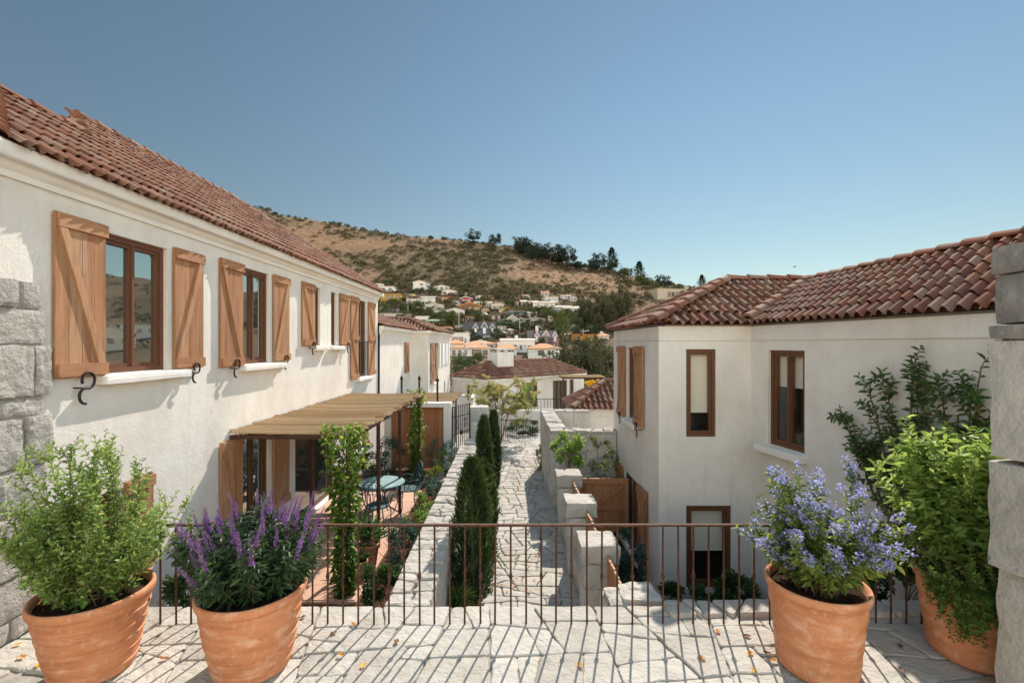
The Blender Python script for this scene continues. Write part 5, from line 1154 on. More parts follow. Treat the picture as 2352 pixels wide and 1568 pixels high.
# white terrace walls and railing in front of the pavilion
t = thing("parapet_wall", "white plastered parapet wall left of the olive tree in front of the pavilion", "wall", (-2.3, 21, -1.9))
mb = MB(); mb.box(-3.25, -1.75, -21.1, -20.9, -1.95, .10); mb.box(-1.76, -1.60, -24.2, -21.0, -1.95, -.02); mb.box(-1.8, .9, -20.4, -20.2, -1.95, -1.0) if False else None; mb.build("wall", "stucco", t)
mb = MB(); mb.box(-3.27, -1.73, -21.14, -20.86, .10, .14); mb.build("coping", "cornice_stucco", t)
t = thing("parapet_wall", "low white wall running behind the bar fence below the pavilion", "wall", (1, 21, -1.9))
mb = MB(); mb.box(-1.2, 3.2, -21.6, -21.4, -1.95, -.62); mb.build("wall", "stucco", t)
t = thing("balcony_railing", "short black iron railing on the parapet beside the neighbour block", "railing", (-2.8, 19.5, -1)); mb = MB()
for i in range(9): x = -3.25 + .72 * i / 8; mb = MB(); mb.tube([(x, 19.5, -.75), (x, 19.5, .12)], .010, 5); mb.build("bar", "dark_iron", t)
mb = MB(); mb.tube([(-3.27, 19.5, .13), (-2.5, 19.5, .13)], .014, 5); mb.build("rail", "dark_iron", t)
t = thing("balcony_railing", "black iron railing on the low white wall below the big pavilion window", "railing", (1.8, 21.5, -.6)); mb = MB()
for i in range(16): x = .9 + 2.2 * i / 15; mb = MB(); mb.tube([(x, 21.5, -.62), (x, 21.5, -.12)], .010, 5); mb.build("bar", "dark_iron", t)
mb = MB(); mb.tube([(.88, 21.5, -.11), (3.12, 21.5, -.11)], .014, 5); mb.build("rail", "dark_iron", t)
t = thing("outdoor_stair", "pale stone stair climbing between the neighbour block and the pavilion", "stairs", (-3.0, 25, -1.9)); mb = MB()
for i in range(9): mb.box(-3.2 , -2.55, -(27.2 - .26 * i), -(26.94 - .26 * i), -1.9, .45 - .2 * i)
mb.build("step", "flag", t)
t = thing("bird", "tiny dark bird flying over the right house roof", "bird", P(1825, 613, 60)); b_ = P(1825, 613, 60); mb = MB()
mb.tube([b_ + V3((-.16, 0, 0)), b_ + V3((-.06, 0, .02)), b_ + V3((.08, 0, .03)), b_ + V3((.17, 0, .01))], [.01, .05, .05, .01], 6)
for s in (-1, 1): mb.add([b_ + V3((-.04, 0, .03)), b_ + V3((.07, 0, .03)), b_ + V3((.02, s * .22, .12)), b_ + V3((-.02, s * .36, .06)), b_ + V3((-.06, s * .2, .10))], [(0, 1, 2, 3, 4)])
mb.build("body", "dark_iron", t)

# ================================================================== HILLSIDE AND VILLAGE
RX = [-1500, -600, 200, 400, 575, 640, 760, 850, 930, 1060, 1180, 1300, 1400, 1460, 1560, 1650, 1800, 2000, 2400, 3500, 6000]
RY = [380, 330, 390, 430, 470, 490, 512, 528, 539, 554, 568, 604, 616, 640, 662, 676, 672, 640, 600, 620, 660]
def interp(x, xs, ys): return float(np.interp(x, xs, ys))
def hill_y(px, Y):
    """height line (in photo rows) of the ground at depth Y in the direction of photo column px"""
    if Y < 100: return VY - (interp(Y, [0, 20, 32, 60, 80, 100], [-2.0, -2.05, -2.25, -2.8, -2.4, -1.9]) - EYE) * F / Y
    base = interp(Y, [100, 140, 180, 215, 240], [836, 792, 740, 702, 676]); ry = interp(px, RX, RY); Yr = interp(px, [1200, 1650], [450, 350])
    if Y <= 240: return base
    q = min(1, (Y - 240) / (Yr - 240)); top = min(ry, 672); return 676 + (top - 676) * (1 - (1 - q) ** 1.25)
def hill_z(X, Y, nz=True):
    if Y < 20: return -2.0
    px = VX + X / Y * F; Yr = interp(px, [1200, 1650], [450, 350]); Ye = min(Y, Yr)
    z = EYE - (hill_y(px, Ye) - VY) * Ye / F - max(0, Y - Yr) * .22
    if nz and Y > 60:
        a = min(1, (Y - 60) / 120); z += a * (2.2 * mnoise.noise((X * .012, Y * .012, 1)) + 1.1 * mnoise.noise((X * .04, Y * .04, 7)) + .5 * mnoise.noise((X * .12, Y * .12, 3)))
    return z
def veg(px, py, X, Y):
    """how much scrub grows there: bare dry grass on the left shoulder and round the ochre cutting, dense in the gully"""
    v = .50 + .85 * mnoise.noise((X * .022, Y * .03, 5)) + .25 * mnoise.noise((X * .08, Y * .08, 9))
    def g(cx, cy, sx, sy): return math.exp(-((px - cx) / sx) ** 2 - ((py - cy) / sy) ** 2)
    v -= .75 * g(690, 545, 120, 45) + .5 * g(800, 610, 110, 30) + 1.1 * g(1265, 640, 95, 17) + .6 * g(1180, 618, 90, 10) + .35 * g(1000, 560, 160, 14) + .3 * g(1400, 655, 80, 25)
    v += .6 * g(1000, 620, 170, 45) + .45 * g(790, 535, 60, 25) + .7 * g(1150, 665, 120, 22) + .5 * g(1100, 600, 90, 30)
    if Y < 235: v += .15
    return v
ys = list(np.concatenate([np.linspace(20, 100, 17), np.linspace(106, 240, 32), np.linspace(245, 470, 62), [490, 540, 620, 760, 950]]))
ts = list(np.concatenate([np.linspace(-1.7, -.62, 22)[:-1], np.linspace(-.62, .62, 190), np.linspace(.62, 2.4, 60)[1:]]))
vs, vv = [], []
for y in ys:
    for t_ in ts:
        X = t_ * y; z = hill_z(X, y); vs.append((X, y, z)); vv.append(veg(VX + t_ * F, VY - (z - EYE) * F / y, X, y))
k = len(ts); fs = [(j * k + i, j * k + i + 1, (j + 1) * k + i + 1, (j + 1) * k + i) for j in range(len(ys) - 1) for i in range(k - 1)]
me = bpy.data.meshes.new("hillside"); me.from_pydata(vs, [], fs); at = me.attributes.new("tint", 'FLOAT', 'POINT'); at.data.foreach_set("value", np.clip(np.array(vv, dtype=np.float32) * .9, 0, 1))
me.polygons.foreach_set("use_smooth", [True] * len(me.polygons)); me.update()
M("hill", [(.275, .165, .093), (.245, .15, .088), (.20, .13, .08), (.16, .112, .07), (.128, .098, .058), (.10, .085, .048)], .09, .72, 1, .6, 1.2, spec=.02, dist=.5, contrast=(.2, .8),
  stain=[((.33, .17, .08), .03, .60, .70, .5, S1), ((.10, .075, .045), .30, .48, .64, .5, S1), ((.075, .072, .036), .8, .55, .68, .5, S1), ((.26, .16, .09), .55, .58, .70, .5, S1)])
struct(link_mesh(me, "hillside", "hill"), "dry brown hillside patched with olive scrub behind the village", "hill")
def ground_at(px, py):
    """first depth at which the ground seen in column px rises to row py"""
    Y = 62.0
    while Y < 470:
        X = (px - VX) * Y / F
        if VY - (hill_z(X, Y) - EYE) * F / Y <= py: break
        Y += 1.5
    return X, Y, hill_z(X, Y)
# scrub: one object, nobody could count it
g = np.random.default_rng(3); Pn, Dn, Ln, Tn = [], [], [], []
def scrub_at(X, Y, z, r, n, tone):
    o = unit(g.normal(size=(n, 3))); o[:, 2] = np.abs(o[:, 2]); q = o * r * (.5 + .5 * g.random((n, 1)) ** .5) * np.array([1, 1, .8])
    Pn.append(q + np.array([X, Y, z - .1])); Dn.append(o + g.normal(size=(n, 3)) * .6); Ln.append(r * (.30 + .3 * g.random(n))); Tn.append(np.clip(tone + .16 * g.normal(size=n), 0, 1))
cnt = 0
while cnt < 10500:
    t_ = g.uniform(-.62, .50); Y = 150 + 310 * g.random() ** .8; X = t_ * Y; z = hill_z(X, Y); px, py = VX + t_ * F, VY - (z - EYE) * F / Y
    if Y > interp(px, [1200, 1650], [458, 356]): continue
    v = veg(px, py, X, Y); big = g.random() < .17
    if g.random() > max(.12 if big else .30, min(1, v * 1.25)): continue
    r = g.uniform(.45, 1.15) if not big else g.uniform(1.3, 2.7); scrub_at(X, Y, z, r, 14 if not big else 46, (g.uniform(.0, .35) if big else g.uniform(.1, .9))); cnt += 1
for i in range(500):
    t_ = g.uniform(.6, 2.0); Y = g.uniform(120, 400); X = t_ * Y; scrub_at(X, Y, hill_z(X, Y), g.uniform(1, 2.6), 22, g.uniform(0, .6))
o = leafmesh("scrub", np.concatenate(Pn), np.concatenate(Dn), np.concatenate(Ln), np.concatenate(Ln) * .8, "scrub", None, tint=np.concatenate(Tn)); tag(o, "olive and brown scrub scattered all over the dry hillside", "scrub", kind="stuff")

# ---- trees of the village and the ridge: prototypes, then copies
def proto_tree(kind, seed):
    g2 = np.random.default_rng(seed); t = thing({"pine": "pine_tree", "conifer": "conifer_tree"}.get(kind, "tree"), "x", "tree", (0, 0, 0)); mb = MB(); rg = random.Random(seed)
    if kind == "conifer":
        n = 1500; u = g2.random(n) ** .75; an = g2.random(n) * 6.283; tier = np.floor(u * 11); fr = u * 11 - tier; r = .52 * (1 - u) ** .8 * (1.15 - .6 * fr) * (.7 + .35 * np.sin(an * 5 + tier * 2.2)) + .012
        rr = r * np.sqrt(g2.random(n)); Pt = np.stack([rr * np.cos(an), rr * np.sin(an), .06 + .94 * u], 1); D = np.stack([np.cos(an), np.sin(an), g2.normal(size=n) * .3 - .15], 1)
        leafmesh("crown", Pt, D, .055, .03, "far_pine", t, tint=.25 + .5 * g2.random(n)); mb.tube([(0, 0, -.1), (0, 0, .9)], [.02, .004], 5)
    else:
        mat, cl, rad, cz, ncl, n, lump = {"round": ("far_green", .30, (.40, .40, .38), .55, 26, 1500, 0), "round2": ("far_lime", .3, (.38, .38, .42), .55, 24, 1400, 0), "euca": ("far_olive", .3, (.30, .30, .44), .55, 34, 2600, 0), "olive": ("far_olive", .3, (.42, .42, .36), .52, 26, 1500, 0), "pine": ("far_pine", .3, (.46, .46, .36), .60, 22, 1700, 0)}[kind]
        c = unit(g2.normal(size=(ncl, 3))) * (.45 + .55 * g2.random((ncl, 1)) ** .5); c[:, 2] = np.maximum(c[:, 2], -.9); w_ = g2.integers(0, ncl, n); sz = (.20 + .20 * g2.random(ncl))
        q = c[w_] + unit(g2.normal(size=(n, 3))) * (sz[w_] * g2.random(n) ** .4)[:, None]; Pt = q * np.array(rad) + np.array([0, 0, cz]); tn = g2.random(ncl)[w_]
        leafmesh("crown", Pt, unit(q - c[w_]) + g2.normal(size=(n, 3)) * .5 + np.array([0, 0, .2]), .055 * (.6 + .8 * g2.random(n)), .036, mat, t, tint=np.clip(.5 * tn + .5 * g2.random(n), 0, 1))
        for i in range(6):
            k_ = c[rg.randint(0, ncl - 1)]; e = V3((k_[0] * rad[0] * .7, k_[1] * rad[1] * .7, cz + k_[2] * rad[2] * .7)); mb.tube([(0, 0, -.08), (e.x * .1, e.y * .1, cz * .45), (e.x * .5, e.y * .5, (cz * .55 + e.z) / 2), e], [.030, .022, .012, .004], 5)
    mb.build("trunk", "bark", t); return t
PROT = {}
def tree(kind, px, pyb, hpx, label, wf=1.0, Y=None, group="trees among the village houses"):
    if Y: X, z = (px - VX) * Y / F, hill_z((px - VX) * Y / F, Y); z = min(z, EYE - (pyb - VY) * Y / F)
    else: X, Y, z = ground_at(px, pyb)
    var = random.randint(0, 1); key = (kind, var); H = hpx * Y / F
    if key not in PROT: PROT[key] = proto_tree(kind, 40 + len(PROT)); t = PROT[key]
    else: t = copy_tree(PROT[key])
    t.name = PROT[key].name.split(".")[0]
    return place(t, (X, Y, z - .02 * H), random.random() * 6.28, (H * wf, H * wf, H), label, group)
s5 = lambda x, y: (849.8 + .13548 * x, 620.2 + .13548 * y)
s6 = lambda x, y: (1148.4 + .13548 * x, 620.2 + .13548 * y)
random.seed(5)
for (x, y, h_, lab) in ((1087, 558, 27, "leftmost dark umbrella pine standing alone on the ridge"), (1138, 568, 28, "second dark umbrella pine on the ridge from the leftmost"), (1195, 578, 32, "dark pine starting the clump on the ridge"), (1212, 584, 30, "dark pine just right of the clump's first on the ridge"), (1228, 606, 40, "big dark pine low on the front of the ridge clump"), (1262, 608, 42, "broad dark pine in the middle of the ridge clump"), (1280, 606, 36, "dark pine tucked behind the clump middle"), (1300, 612, 42, "broad dark pine ending the ridge clump on its right"), (1350, 606, 26, "small dark pine left of the two ridge conifers"), (1376, 612, 28, "dark pine touching the taller ridge conifer"), (1522, 664, 30, "dark pine under the glass house on the ridge")):
    tree("pine", x, y + 2, h_ * 1.25, lab, 1.0, group="pines on the ridge")
for (x, y, h_, lab) in ((1405, 620, 46, "tall dark conifer rising highest on the ridge"), (1446, 632, 44, "dark conifer just right of the tallest one on the ridge"), (1468, 652, 46, "slim dark conifer beside the glass house on the ridge"), (1612, 672, 36, "lone dark conifer on the ridge above the right house roof")):
    tree("conifer", x, y, h_ * 1.15, lab, 1.0, group="conifers on the ridge")
random.seed(21)
for i in range(30):
    x = random.uniform(1180, 1490); tree("pine", x, interp(x, RX, RY) + random.uniform(2, 15), random.uniform(17, 32), "dark pine in the broken row along the ridge", random.uniform(.9, 1.2), group="row of pines along the ridge")
for i in range(16):
    x = random.uniform(1430, 1650); tree(random.choice(("round", "olive", "round2")), x, interp(x, RX, RY) + random.uniform(6, 30), random.uniform(14, 24), "green tree on the right shoulder of the hill", 1.3, group="trees on the hill's right shoulder")
for i in range(26):
    x = random.uniform(580, 1090); tree("olive", x, interp(x, RX, RY) + random.uniform(1, 6), random.uniform(5, 11), "small round bush standing against the sky on the ridge", 1.4, group="bushes along the ridge")
TR = [("round", 190, 790, 280, 5, .9), ("round", 120, 240, 100, 5, 1.2), ("round", 285, 285, 130, 5, 1.1), ("olive", 385, 275, 110, 5, 1), ("round", 1010, 390, 120, 5, 1.2), ("round2", 1090, 425, 100, 5, 1.1), ("round", 1600, 335, 95, 5, 1.5), ("olive", 560, 575, 120, 5, 1.2), ("round", 420, 650, 150, 5, 1.4),
      ("round", 610, 720, 190, 5, 1.2), ("round2", 720, 720, 160, 5, 1.1), ("round", 810, 760, 220, 5, 1.2), ("round2", 600, 830, 120, 5, 1.5), ("olive", 720, 890, 130, 5, 1.3), ("round", 1000, 840, 200, 5, .9), ("round2", 1060, 850, 120, 5, 1.2), ("olive", 1330, 960, 250, 5, 1.1), ("round", 1240, 830, 140, 5, 1.3), ("round2", 1420, 980, 260, 5, .9), ("olive", 1530, 880, 170, 5, 1.0), ("round", 1830, 880, 190, 5, 1.1), ("round", 1770, 860, 120, 5, 1.3),
      ("round", 1400, 630, 110, 5, 1.2), ("olive", 1470, 600, 110, 5, 1.1), ("round2", 330, 720, 80, 5, 1.8), ("round2", 1090, 1010, 90, 5, 1.6), ("round", 1700, 1200, 180, 5, 1.3), ("round", 1830, 1215, 120, 5, 1.5), ("round2", 1980, 1235, 90, 5, 1.8), ("round", 2140, 1180, 190, 5, 1.2), ("round2", 1780, 1090, 120, 5, 1.1), ("round", 2130, 1000, 130, 5, 1),
      ("round", 170, 640, 140, 6, 1.3), ("round", 90, 620, 110, 6, 1.1), ("round", 850, 800, 180, 6, 1.1), ("round2", 760, 850, 190, 6, .9), ("olive", 680, 960, 130, 6, 1.5), ("round2", 1070, 1250, 520, 6, .55), ("round", 960, 900, 210, 6, .9), ("euca", 1420, 960, 430, 6, .95), ("euca", 1560, 1030, 480, 6, .95), ("euca", 1760, 1000, 560, 6, .8), ("euca", 1940, 900, 520, 6, .9), ("euca", 2080, 820, 560, 6, .8), ("euca", 1500, 900, 380, 6, .9), ("euca", 1690, 960, 520, 6, .8), ("euca", 1850, 1020, 480, 6, .9), ("euca", 2010, 960, 540, 6, .8), ("euca", 1350, 1010, 330, 6, .9), ("round", 1290, 1090, 320, 6, .8), ("euca", 1660, 1100, 360, 6, .9), ("round", 1560, 1130, 200, 6, 1.2),
      ("round", 430, 1040, 190, 6, 1.2), ("olive", 590, 1020, 130, 6, 1.3), ("round", 60, 1010, 130, 6, 1.3), ("round2", 200, 1010, 110, 6, 1.4), ("round", 330, 1060, 160, 6, 1.1), ("round", 60, 1170, 90, 6, 2.0), ("round", 230, 1160, 90, 6, 1.9), ("round", 430, 1190, 120, 6, 1.6), ("round2", 760, 1290, 150, 6, 1.7), ("round", 1080, 1330, 130, 6, 1.6), ("olive", 1330, 1330, 170, 6, 1.6), ("round", 990, 1120, 130, 6, 1.2), ("round", 560, 760, 90, 6, 1.2)]
KW = {"round": "dark green", "round2": "light green", "olive": "grey green", "euca": "tall olive"}
NEAR5 = ["orange yellow house", "white hillside houses", "pole", "green roofed cottage", "navy gabled house", "dark gabled house"]
for i, (kd, x, y, h_, zz, wf) in enumerate(TR):
    px, py = (s5 if zz == 5 else s6)(x, y)
    if kd == "euca": tree(kd, px, py, h_ * .13548, "tall olive toned eucalyptus in the dark grove left of the right house", wf * .9, group="eucalyptus trees of the grove")
    else: tree(kd, px, py, h_ * .13548 * 1.12, "%s rounded tree growing among the hillside village houses" % KW[kd], wf, group="%s village trees" % KW[kd])
random.seed(9)
for i in range(30):
    px = random.uniform(865, 1420); py = random.uniform(668, 815)
    if px < 1000 and py < 690: continue
    tree(random.choice(("round", "round", "olive", "round2")), px, py, random.uniform(6, 12), "low green garden shrub between the village houses", random.uniform(1.2, 2.0), group="garden shrubs of the village")
# nearer trees in front of the village
for (kd, px, pyb, hp, Y, wf, lab) in (("olive", 1345, 905, 142, 52, 1.0, "large spreading dark olive tree behind the pavilion roof on its right"), ("olive", 1398, 910, 150, 46, .8, "large dark tree touching the edge of the right house"), ("olive", 1298, 890, 105, 60, 1.1, "dark bushy tree rising directly behind the pavilion roof ridge"), ("olive", 1372, 880, 112, 70, 1.0, "dark tree crown between two bigger trees behind the pavilion"),
     ("olive", 1190, 872, 66, 66, .85, "grey green tree just right of the pavilion chimney"), ("round", 1248, 862, 44, 70, 1.1, "round green tree in front of the white house with orange roof"), ("round", 1060, 868, 62, 70, 1.0, "dark round tree between the neighbour block and the pavilion chimney"), ("round", 1098, 866, 60, 74, 1.1, "dark green tree left of the pavilion chimney"), ("round", 1040, 880, 50, 62, .9, "dark tree touching the far corner of the neighbour block"), ("round2", 1075, 885, 36, 55, 1.2, "low bright tree below the dark ones left of the pavilion"), ("round2", 1385, 925, 45, 34, .9, "bushy tree with yellow tone beside the pavilion pergola")):
    tree(kd, px, pyb, hp, lab, wf, Y, "trees right behind the pavilion")
c = P(1380, 892, 33); px_bush("yellow_bush", "bush full of yellow blossom under the pavilion pergola", 1382, 893, 33, 62, 40, 700, .16, .10, "flower_yellow", 77, zg=-2.4)

# ---- houses
WH, CR, BE = (.66, .64, .61), (.58, .53, .44), (.42, .34, .25); TAN = (.40, .34, .27); GRY = (.30, .29, .28); BRN = (.12, .065, .04); DK = (.035, .033, .033); ORT = "orange"
RECTS = []
def house(label, S, x0, x1, ye, yb, roof, rise, wc, rc, depth=6, wins=(), trim=None, deck=0, yaw=0, dorm=(), chim=(), name="house", gcol=None, Y=None):
    (a, t_), (b, u_) = S(x0, ye), S(x1, yb); px = (a + b) / 2
    if Y: X, z = (px - VX) * Y / F, EYE - (u_ - VY) * Y / F
    else:
        X, Y, z = ground_at(px, u_)
    k = Y / F; W, H, rs = (b - a) * k, (u_ - t_) * k, rise * .13548 * k
    RECTS.append((a, t_ - rise * .13548, b, u_)); root = thing(name, label, "house", (X, Y, z)); O = (X, Y, z); U = (math.cos(yaw), math.sin(yaw), 0); N = (math.sin(yaw), -math.cos(yaw), 0)
    h = W / 2; mb = MB(O, U, N); mb.box(-h, h, -depth, 0, -3.0, H)
    if roof == "gable": mb.add([mb.w(-h, 0, H), mb.w(h, 0, H), mb.w(0, 0, H + rs), mb.w(-h, -depth, H), mb.w(h, -depth, H), mb.w(0, -depth, H + rs)], [(0, 1, 2), (5, 4, 3)])
    if roof == "side": mb.add([mb.w(s_ * h, q, zz) for s_ in (-1, 1) for q, zz in ((0, H), (-depth, H), (-depth / 2, H + rs))], [(0, 1, 2), (5, 4, 3)])
    mb.build("wall", paint(wc), root)
    rm = "orange_tile" if rc == ORT else paint(rc); mb = MB(O, U, N); o, th = .35, .14
    def slab(q):
        top = [mb.w(u, n_, zz + .03) for u, n_, zz in q]; n_ = len(q); mb.add(top + [p + V3((0, 0, th)) for p in top], [tuple(range(n_))[::-1], tuple(range(n_, 2 * n_))] + [(i, (i + 1) % n_, n_ + (i + 1) % n_, n_ + i) for i in range(n_)])
    if roof == "flat": slab([(-h - o, o, H), (h + o, o, H), (h + o, -depth - o, H), (-h - o, -depth - o, H)])
    elif roof == "shed": slab([(-h - o, o, H), (h + o, o, H), (h + o, -depth - o, H + rs), (-h - o, -depth - o, H + rs)])
    elif roof == "gable":
        e = rs / h * o
        for s_ in (-1, 1): slab([(s_ * (h + o), o, H - e), (0, o, H + rs), (0, -depth - o, H + rs), (s_ * (h + o), -depth - o, H - e)])
    elif roof == "side":
        e = rs / (depth / 2) * o
        slab([(-h - o, o, H - e), (h + o, o, H - e), (h + o, -depth / 2, H + rs), (-h - o, -depth / 2, H + rs)]); slab([(-h - o, -depth - o, H - e), (h + o, -depth - o, H - e), (h + o, -depth / 2, H + rs), (-h - o, -depth / 2, H + rs)])
    else:
        i_ = min(h * .8, depth / 2); A_, B_, C_, D_ = (-h - o, o, H), (h + o, o, H), (h + o, -depth - o, H), (-h - o, -depth - o, H); E_, F_ = (-h + i_, -depth / 2, H + rs), (h - i_, -depth / 2, H + rs)
        for q in ((A_, B_, F_, E_), (B_, C_, F_), (C_, D_, E_, F_), (D_, A_, E_)): slab(q)
    ro = mb.build("roof", rm, root)
    for (c0, c1) in chim:
        m2 = MB(O, U, N); m2.box(c0 * W - h - .45, c0 * W - h + .45, -depth * .5 - .4, -depth * .5 + .4, H, H + rs + c1); m2.build("chimney", paint(WH), ro)
    for (f0, f1, g0, g1) in wins:
        u0, u1, z0, z1 = -h + f0 * W, -h + f1 * W, g0 * H, g1 * H; f = min(.14, (u1 - u0) * .12); m2 = MB(O, U, N)
        for q in ((u0, u0 + f, z0, z1), (u1 - f, u1, z0, z1), (u0 + f, u1 - f, z1 - f, z1), (u0 + f, u1 - f, z0, z0 + f)): m2.box(q[0], q[1], .0, .10, q[2], q[3])
        wo = m2.build("window", paint(trim or WH), root); m2 = MB(O, U, N); m2.box(u0 + f, u1 - f, .0, .04, z0 + f, z1 - f); m2.build("pane", "far_glass", wo)
    for (f, ww, hh) in dorm:                            # gabled dormers with pale bargeboards
        u = -h + f * W; m2 = MB(O, U, N); q = [(u - ww, H - hh * .6), (u + ww, H - hh * .6), (u + ww, H + hh * .35), (u, H + hh), (u - ww, H + hh * .35)]
        m2.add([m2.w(a_, n_, b_) for n_ in (.3, -2.2) for a_, b_ in q], [(0, 1, 2, 3, 4), (9, 8, 7, 6, 5)] + [(i, (i + 1) % 5, 5 + (i + 1) % 5, 5 + i) for i in range(5)]); d = m2.build("dormer", paint(gcol or wc), root)
        m2 = MB(O, U, N)
        for s_ in (-1, 1): m2.bar(m2.w(u + s_ * (ww + .2), .32, H + hh * .25), m2.w(u, .32, H + hh + .1), .15, .12, (0, 0, 1))
        m2.build("bargeboard", paint((.74, .73, .71)), d); m2 = MB(O, U, N); m2.box(u - ww * .42, u + ww * .42, .3, .36, H - hh * .45, H + hh * .28); m2.build("dormer_window", paint((.74, .73, .71)), d)
    if trim and roof == "gable":
        m2 = MB(O, U, N)
        for s_ in (-1, 1): m2.bar(m2.w(s_ * (h + .3), .40, H - .1), m2.w(0, .40, H + rs + .1), .28, .10, (0, 0, 1))
        m2.build("bargeboard", paint(trim), root)
    if deck:
        m2 = MB(O, U, N); m2.box(-h - .3, h + .6, 0, deck, -.25, -.05); u = -h
        while u < h + .4: m2.box(u, u + .1, deck - .3, deck - .2, -2.6, -.25); u += 1.6
        dk = m2.build("deck", "deck_wood", root); m2 = MB(O, U, N); m2.box(-h - .3, h + .6, deck - .08, deck, .85, .95); u = -h - .3
        while u < h + .6: m2.box(u, u + .06, deck - .07, deck - .01, -.05, .85); u += .55
        m2.build("deck_railing", paint((.6, .6, .58) if deck > 1.2 else BRN), dk)
    return root
W2 = [(.15, .35, .3, .75), (.6, .85, .3, .75)]; W3 = [(.08, .25, .35, .75), (.4, .6, .35, .75), (.74, .92, .35, .75)]; DBL = [(.1, .3, .58, .85), (.6, .85, .58, .85), (.12, .36, .05, .38), (.6, .82, .12, .38)]
house("small white hut with dark windows highest beside the villa eave", s5, 75, 235, 240, 300, "gable", 16, WH, GRY, 5, W2)
house("low white house with a blue door just below the small top hut", s5, 170, 405, 285, 392, "flat", 0, WH, (.5, .48, .45), 5, [(.1, .38, .3, .7), (.62, .85, .02, .75)], trim=(.12, .2, .32))
house("largest white two storey house, high on the slope with a deck", s5, 722, 942, 205, 372, "gable", 28, WH, TAN, 8, [(.55, .85, .62, .86), (.12, .4, .05, .4), (.6, .8, .1, .4), (-.0, .06, .5, .8)], deck=1.5, yaw=-.15)
house("white house with black window trim standing right of the largest one", s5, 1095, 1335, 268, 350, "gable", 22, WH, TAN, 6, W3, trim=DK)
house("white veranda cottage below the black trimmed house", s5, 1215, 1465, 358, 440, "gable", 26, WH, TAN, 5, [(.1, .3, .35, .7), (.5, .7, .3, .75), (.74, .95, .3, .75)], deck=1.5)
house("orange yellow two storey house with flat dark roof beside the villa corner", s5, 180, 520, 408, 565, "flat", 0, (.44, .27, .08), BRN, 7, [(.28, .6, .5, .86), (.78, .95, .5, .85), (.3, .45, .05, .3)], trim=BRN, deck=1.0)
house("low cream and yellow house right of the orange yellow one", s5, 525, 758, 415, 480, "shed", 12, (.60, .50, .30), TAN, 5, W2)
house("long pale house with a pink framed window under the cream one", s5, 618, 865, 492, 592, "shed", 10, (.58, .56, .55), GRY, 6, [(.12, .3, .25, .8), (.64, .86, .25, .8)], trim=(.4, .25, .3))
house("plain white flat sided house with grey roof in the middle of the upper row", s5, 862, 1100, 478, 575, "side", 28, WH, GRY, 6, [(.5, .85, .6, .8)])
house("red brown wooden house with two curtained white windows", s5, 1205, 1385, 444, 552, "shed", 6, (.25, .085, .04), (.14, .06, .045), 5, [(.1, .3, .35, .75), (.42, .68, .35, .72)])
house("crimson house with white gable trim and twin windows", s5, 1525, 1728, 492, 572, "gable", 34, (.36, .02, .035), (.5, .48, .46), 6, [(.16, .40, .25, .85), (.62, .86, .25, .85)], trim=(.7, .69, .67))
house("white gabled house with busy veranda and laundry below the red brown one", s5, 885, 1245, 598, 690, "gable", 30, (.58, .55, .50), TAN, 7, [(.18, .28, .1, .75), (.42, .6, .2, .8), (.66, .95, .2, .75)], deck=1.0)
house("broad brown house with orange shutters under a wide low gable", s5, 1500, 1888, 612, 715, "gable", 50, (.20, .12, .075), TAN, 7, [(.46, .6, .1, .75), (.70, .92, .2, .75)], trim=(.62, .33, .08), deck=1.0)
house("long white house with pale roof right of the crimson house", s5, 1765, 2065, 556, 640, "side", 16, (.62, .59, .54), TAN, 6, W3)
house("small cream gable house at the end of the long white one", s5, 2050, 2290, 585, 665, "gable", 24, (.58, .53, .45), TAN, 6, W2, deck=1.0)
house("white house under a sloping tan gable roof below the broad brown house", s5, 1275, 1600, 688, 790, "gable", 44, WH, TAN, 6, [(.75, .95, .35, .8), (.2, .4, .4, .75)])
house("low white house with three small openings under the veranda house", s5, 1050, 1270, 690, 780, "flat", 0, WH, GRY, 5, W3)
house("dark glazed house with black flat roof hidden in the trees by the villa corner", s5, 290, 500, 655, 735, "flat", 0, (.20, .21, .20), DK, 5, [(.05, .28, .1, .9), (.32, .55, .1, .9), (.58, .72, .1, .9)], trim=DK)
house("white balustraded house with flat white roof just above the neighbour block", s5, 235, 520, 745, 835, "flat", 0, (.5, .5, .48), WH, 6, [(.06, .24, .3, .8), (.34, .6, .3, .8), (.7, .9, .3, .8)])
house("red brown cottage with a broad beige roof in front of the trees", s5, 700, 970, 850, 915, "side", 62, (.17, .07, .045), (.45, .38, .28), 6, W2, trim=BRN)
house("green roofed dark red cottage beside the beige roofed one", s5, 960, 1270, 872, 968, "side", 34, (.16, .06, .05), (.13, .22, .12), 6, [(.35, .55, .1, .75), (.7, .85, .2, .7)])
house("navy gabled house with black roof, three white dormers and white balcony", s5, 1590, 2120, 1020, 1180, "side", 140, (.14, .17, .21), DK, 8, [(.1, .2, .5, .95), (.62, .9, .0, .38)], trim=(.74, .73, .71), dorm=[(.38, .75, 2.0), (.66, 1.0, 2.6), (.92, .75, 2.0)], deck=1.4)
house("white flat roofed modern house with dark pergola and wide openings", s5, 1240, 1675, 1070, 1250, "flat", 0, (.70, .68, .66), WH, 9, [(.36, .58, .2, .62), (.62, .78, .2, .62), (.84, .9, .05, .5)], trim=BRN)
house("small house with orange hip roof behind the white modern one", s5, 1150, 1410, 1000, 1060, "hip", 36, (.62, .58, .52), ORT, 6, W2)
house("white house with orange hip roof farthest left in the orange roofed row", s5, 1300, 1560, 1262, 1440, "hip", 62, WH, ORT, 7, [(.25, .4, .2, .7), (.6, .8, .2, .7)], trim=BRN)
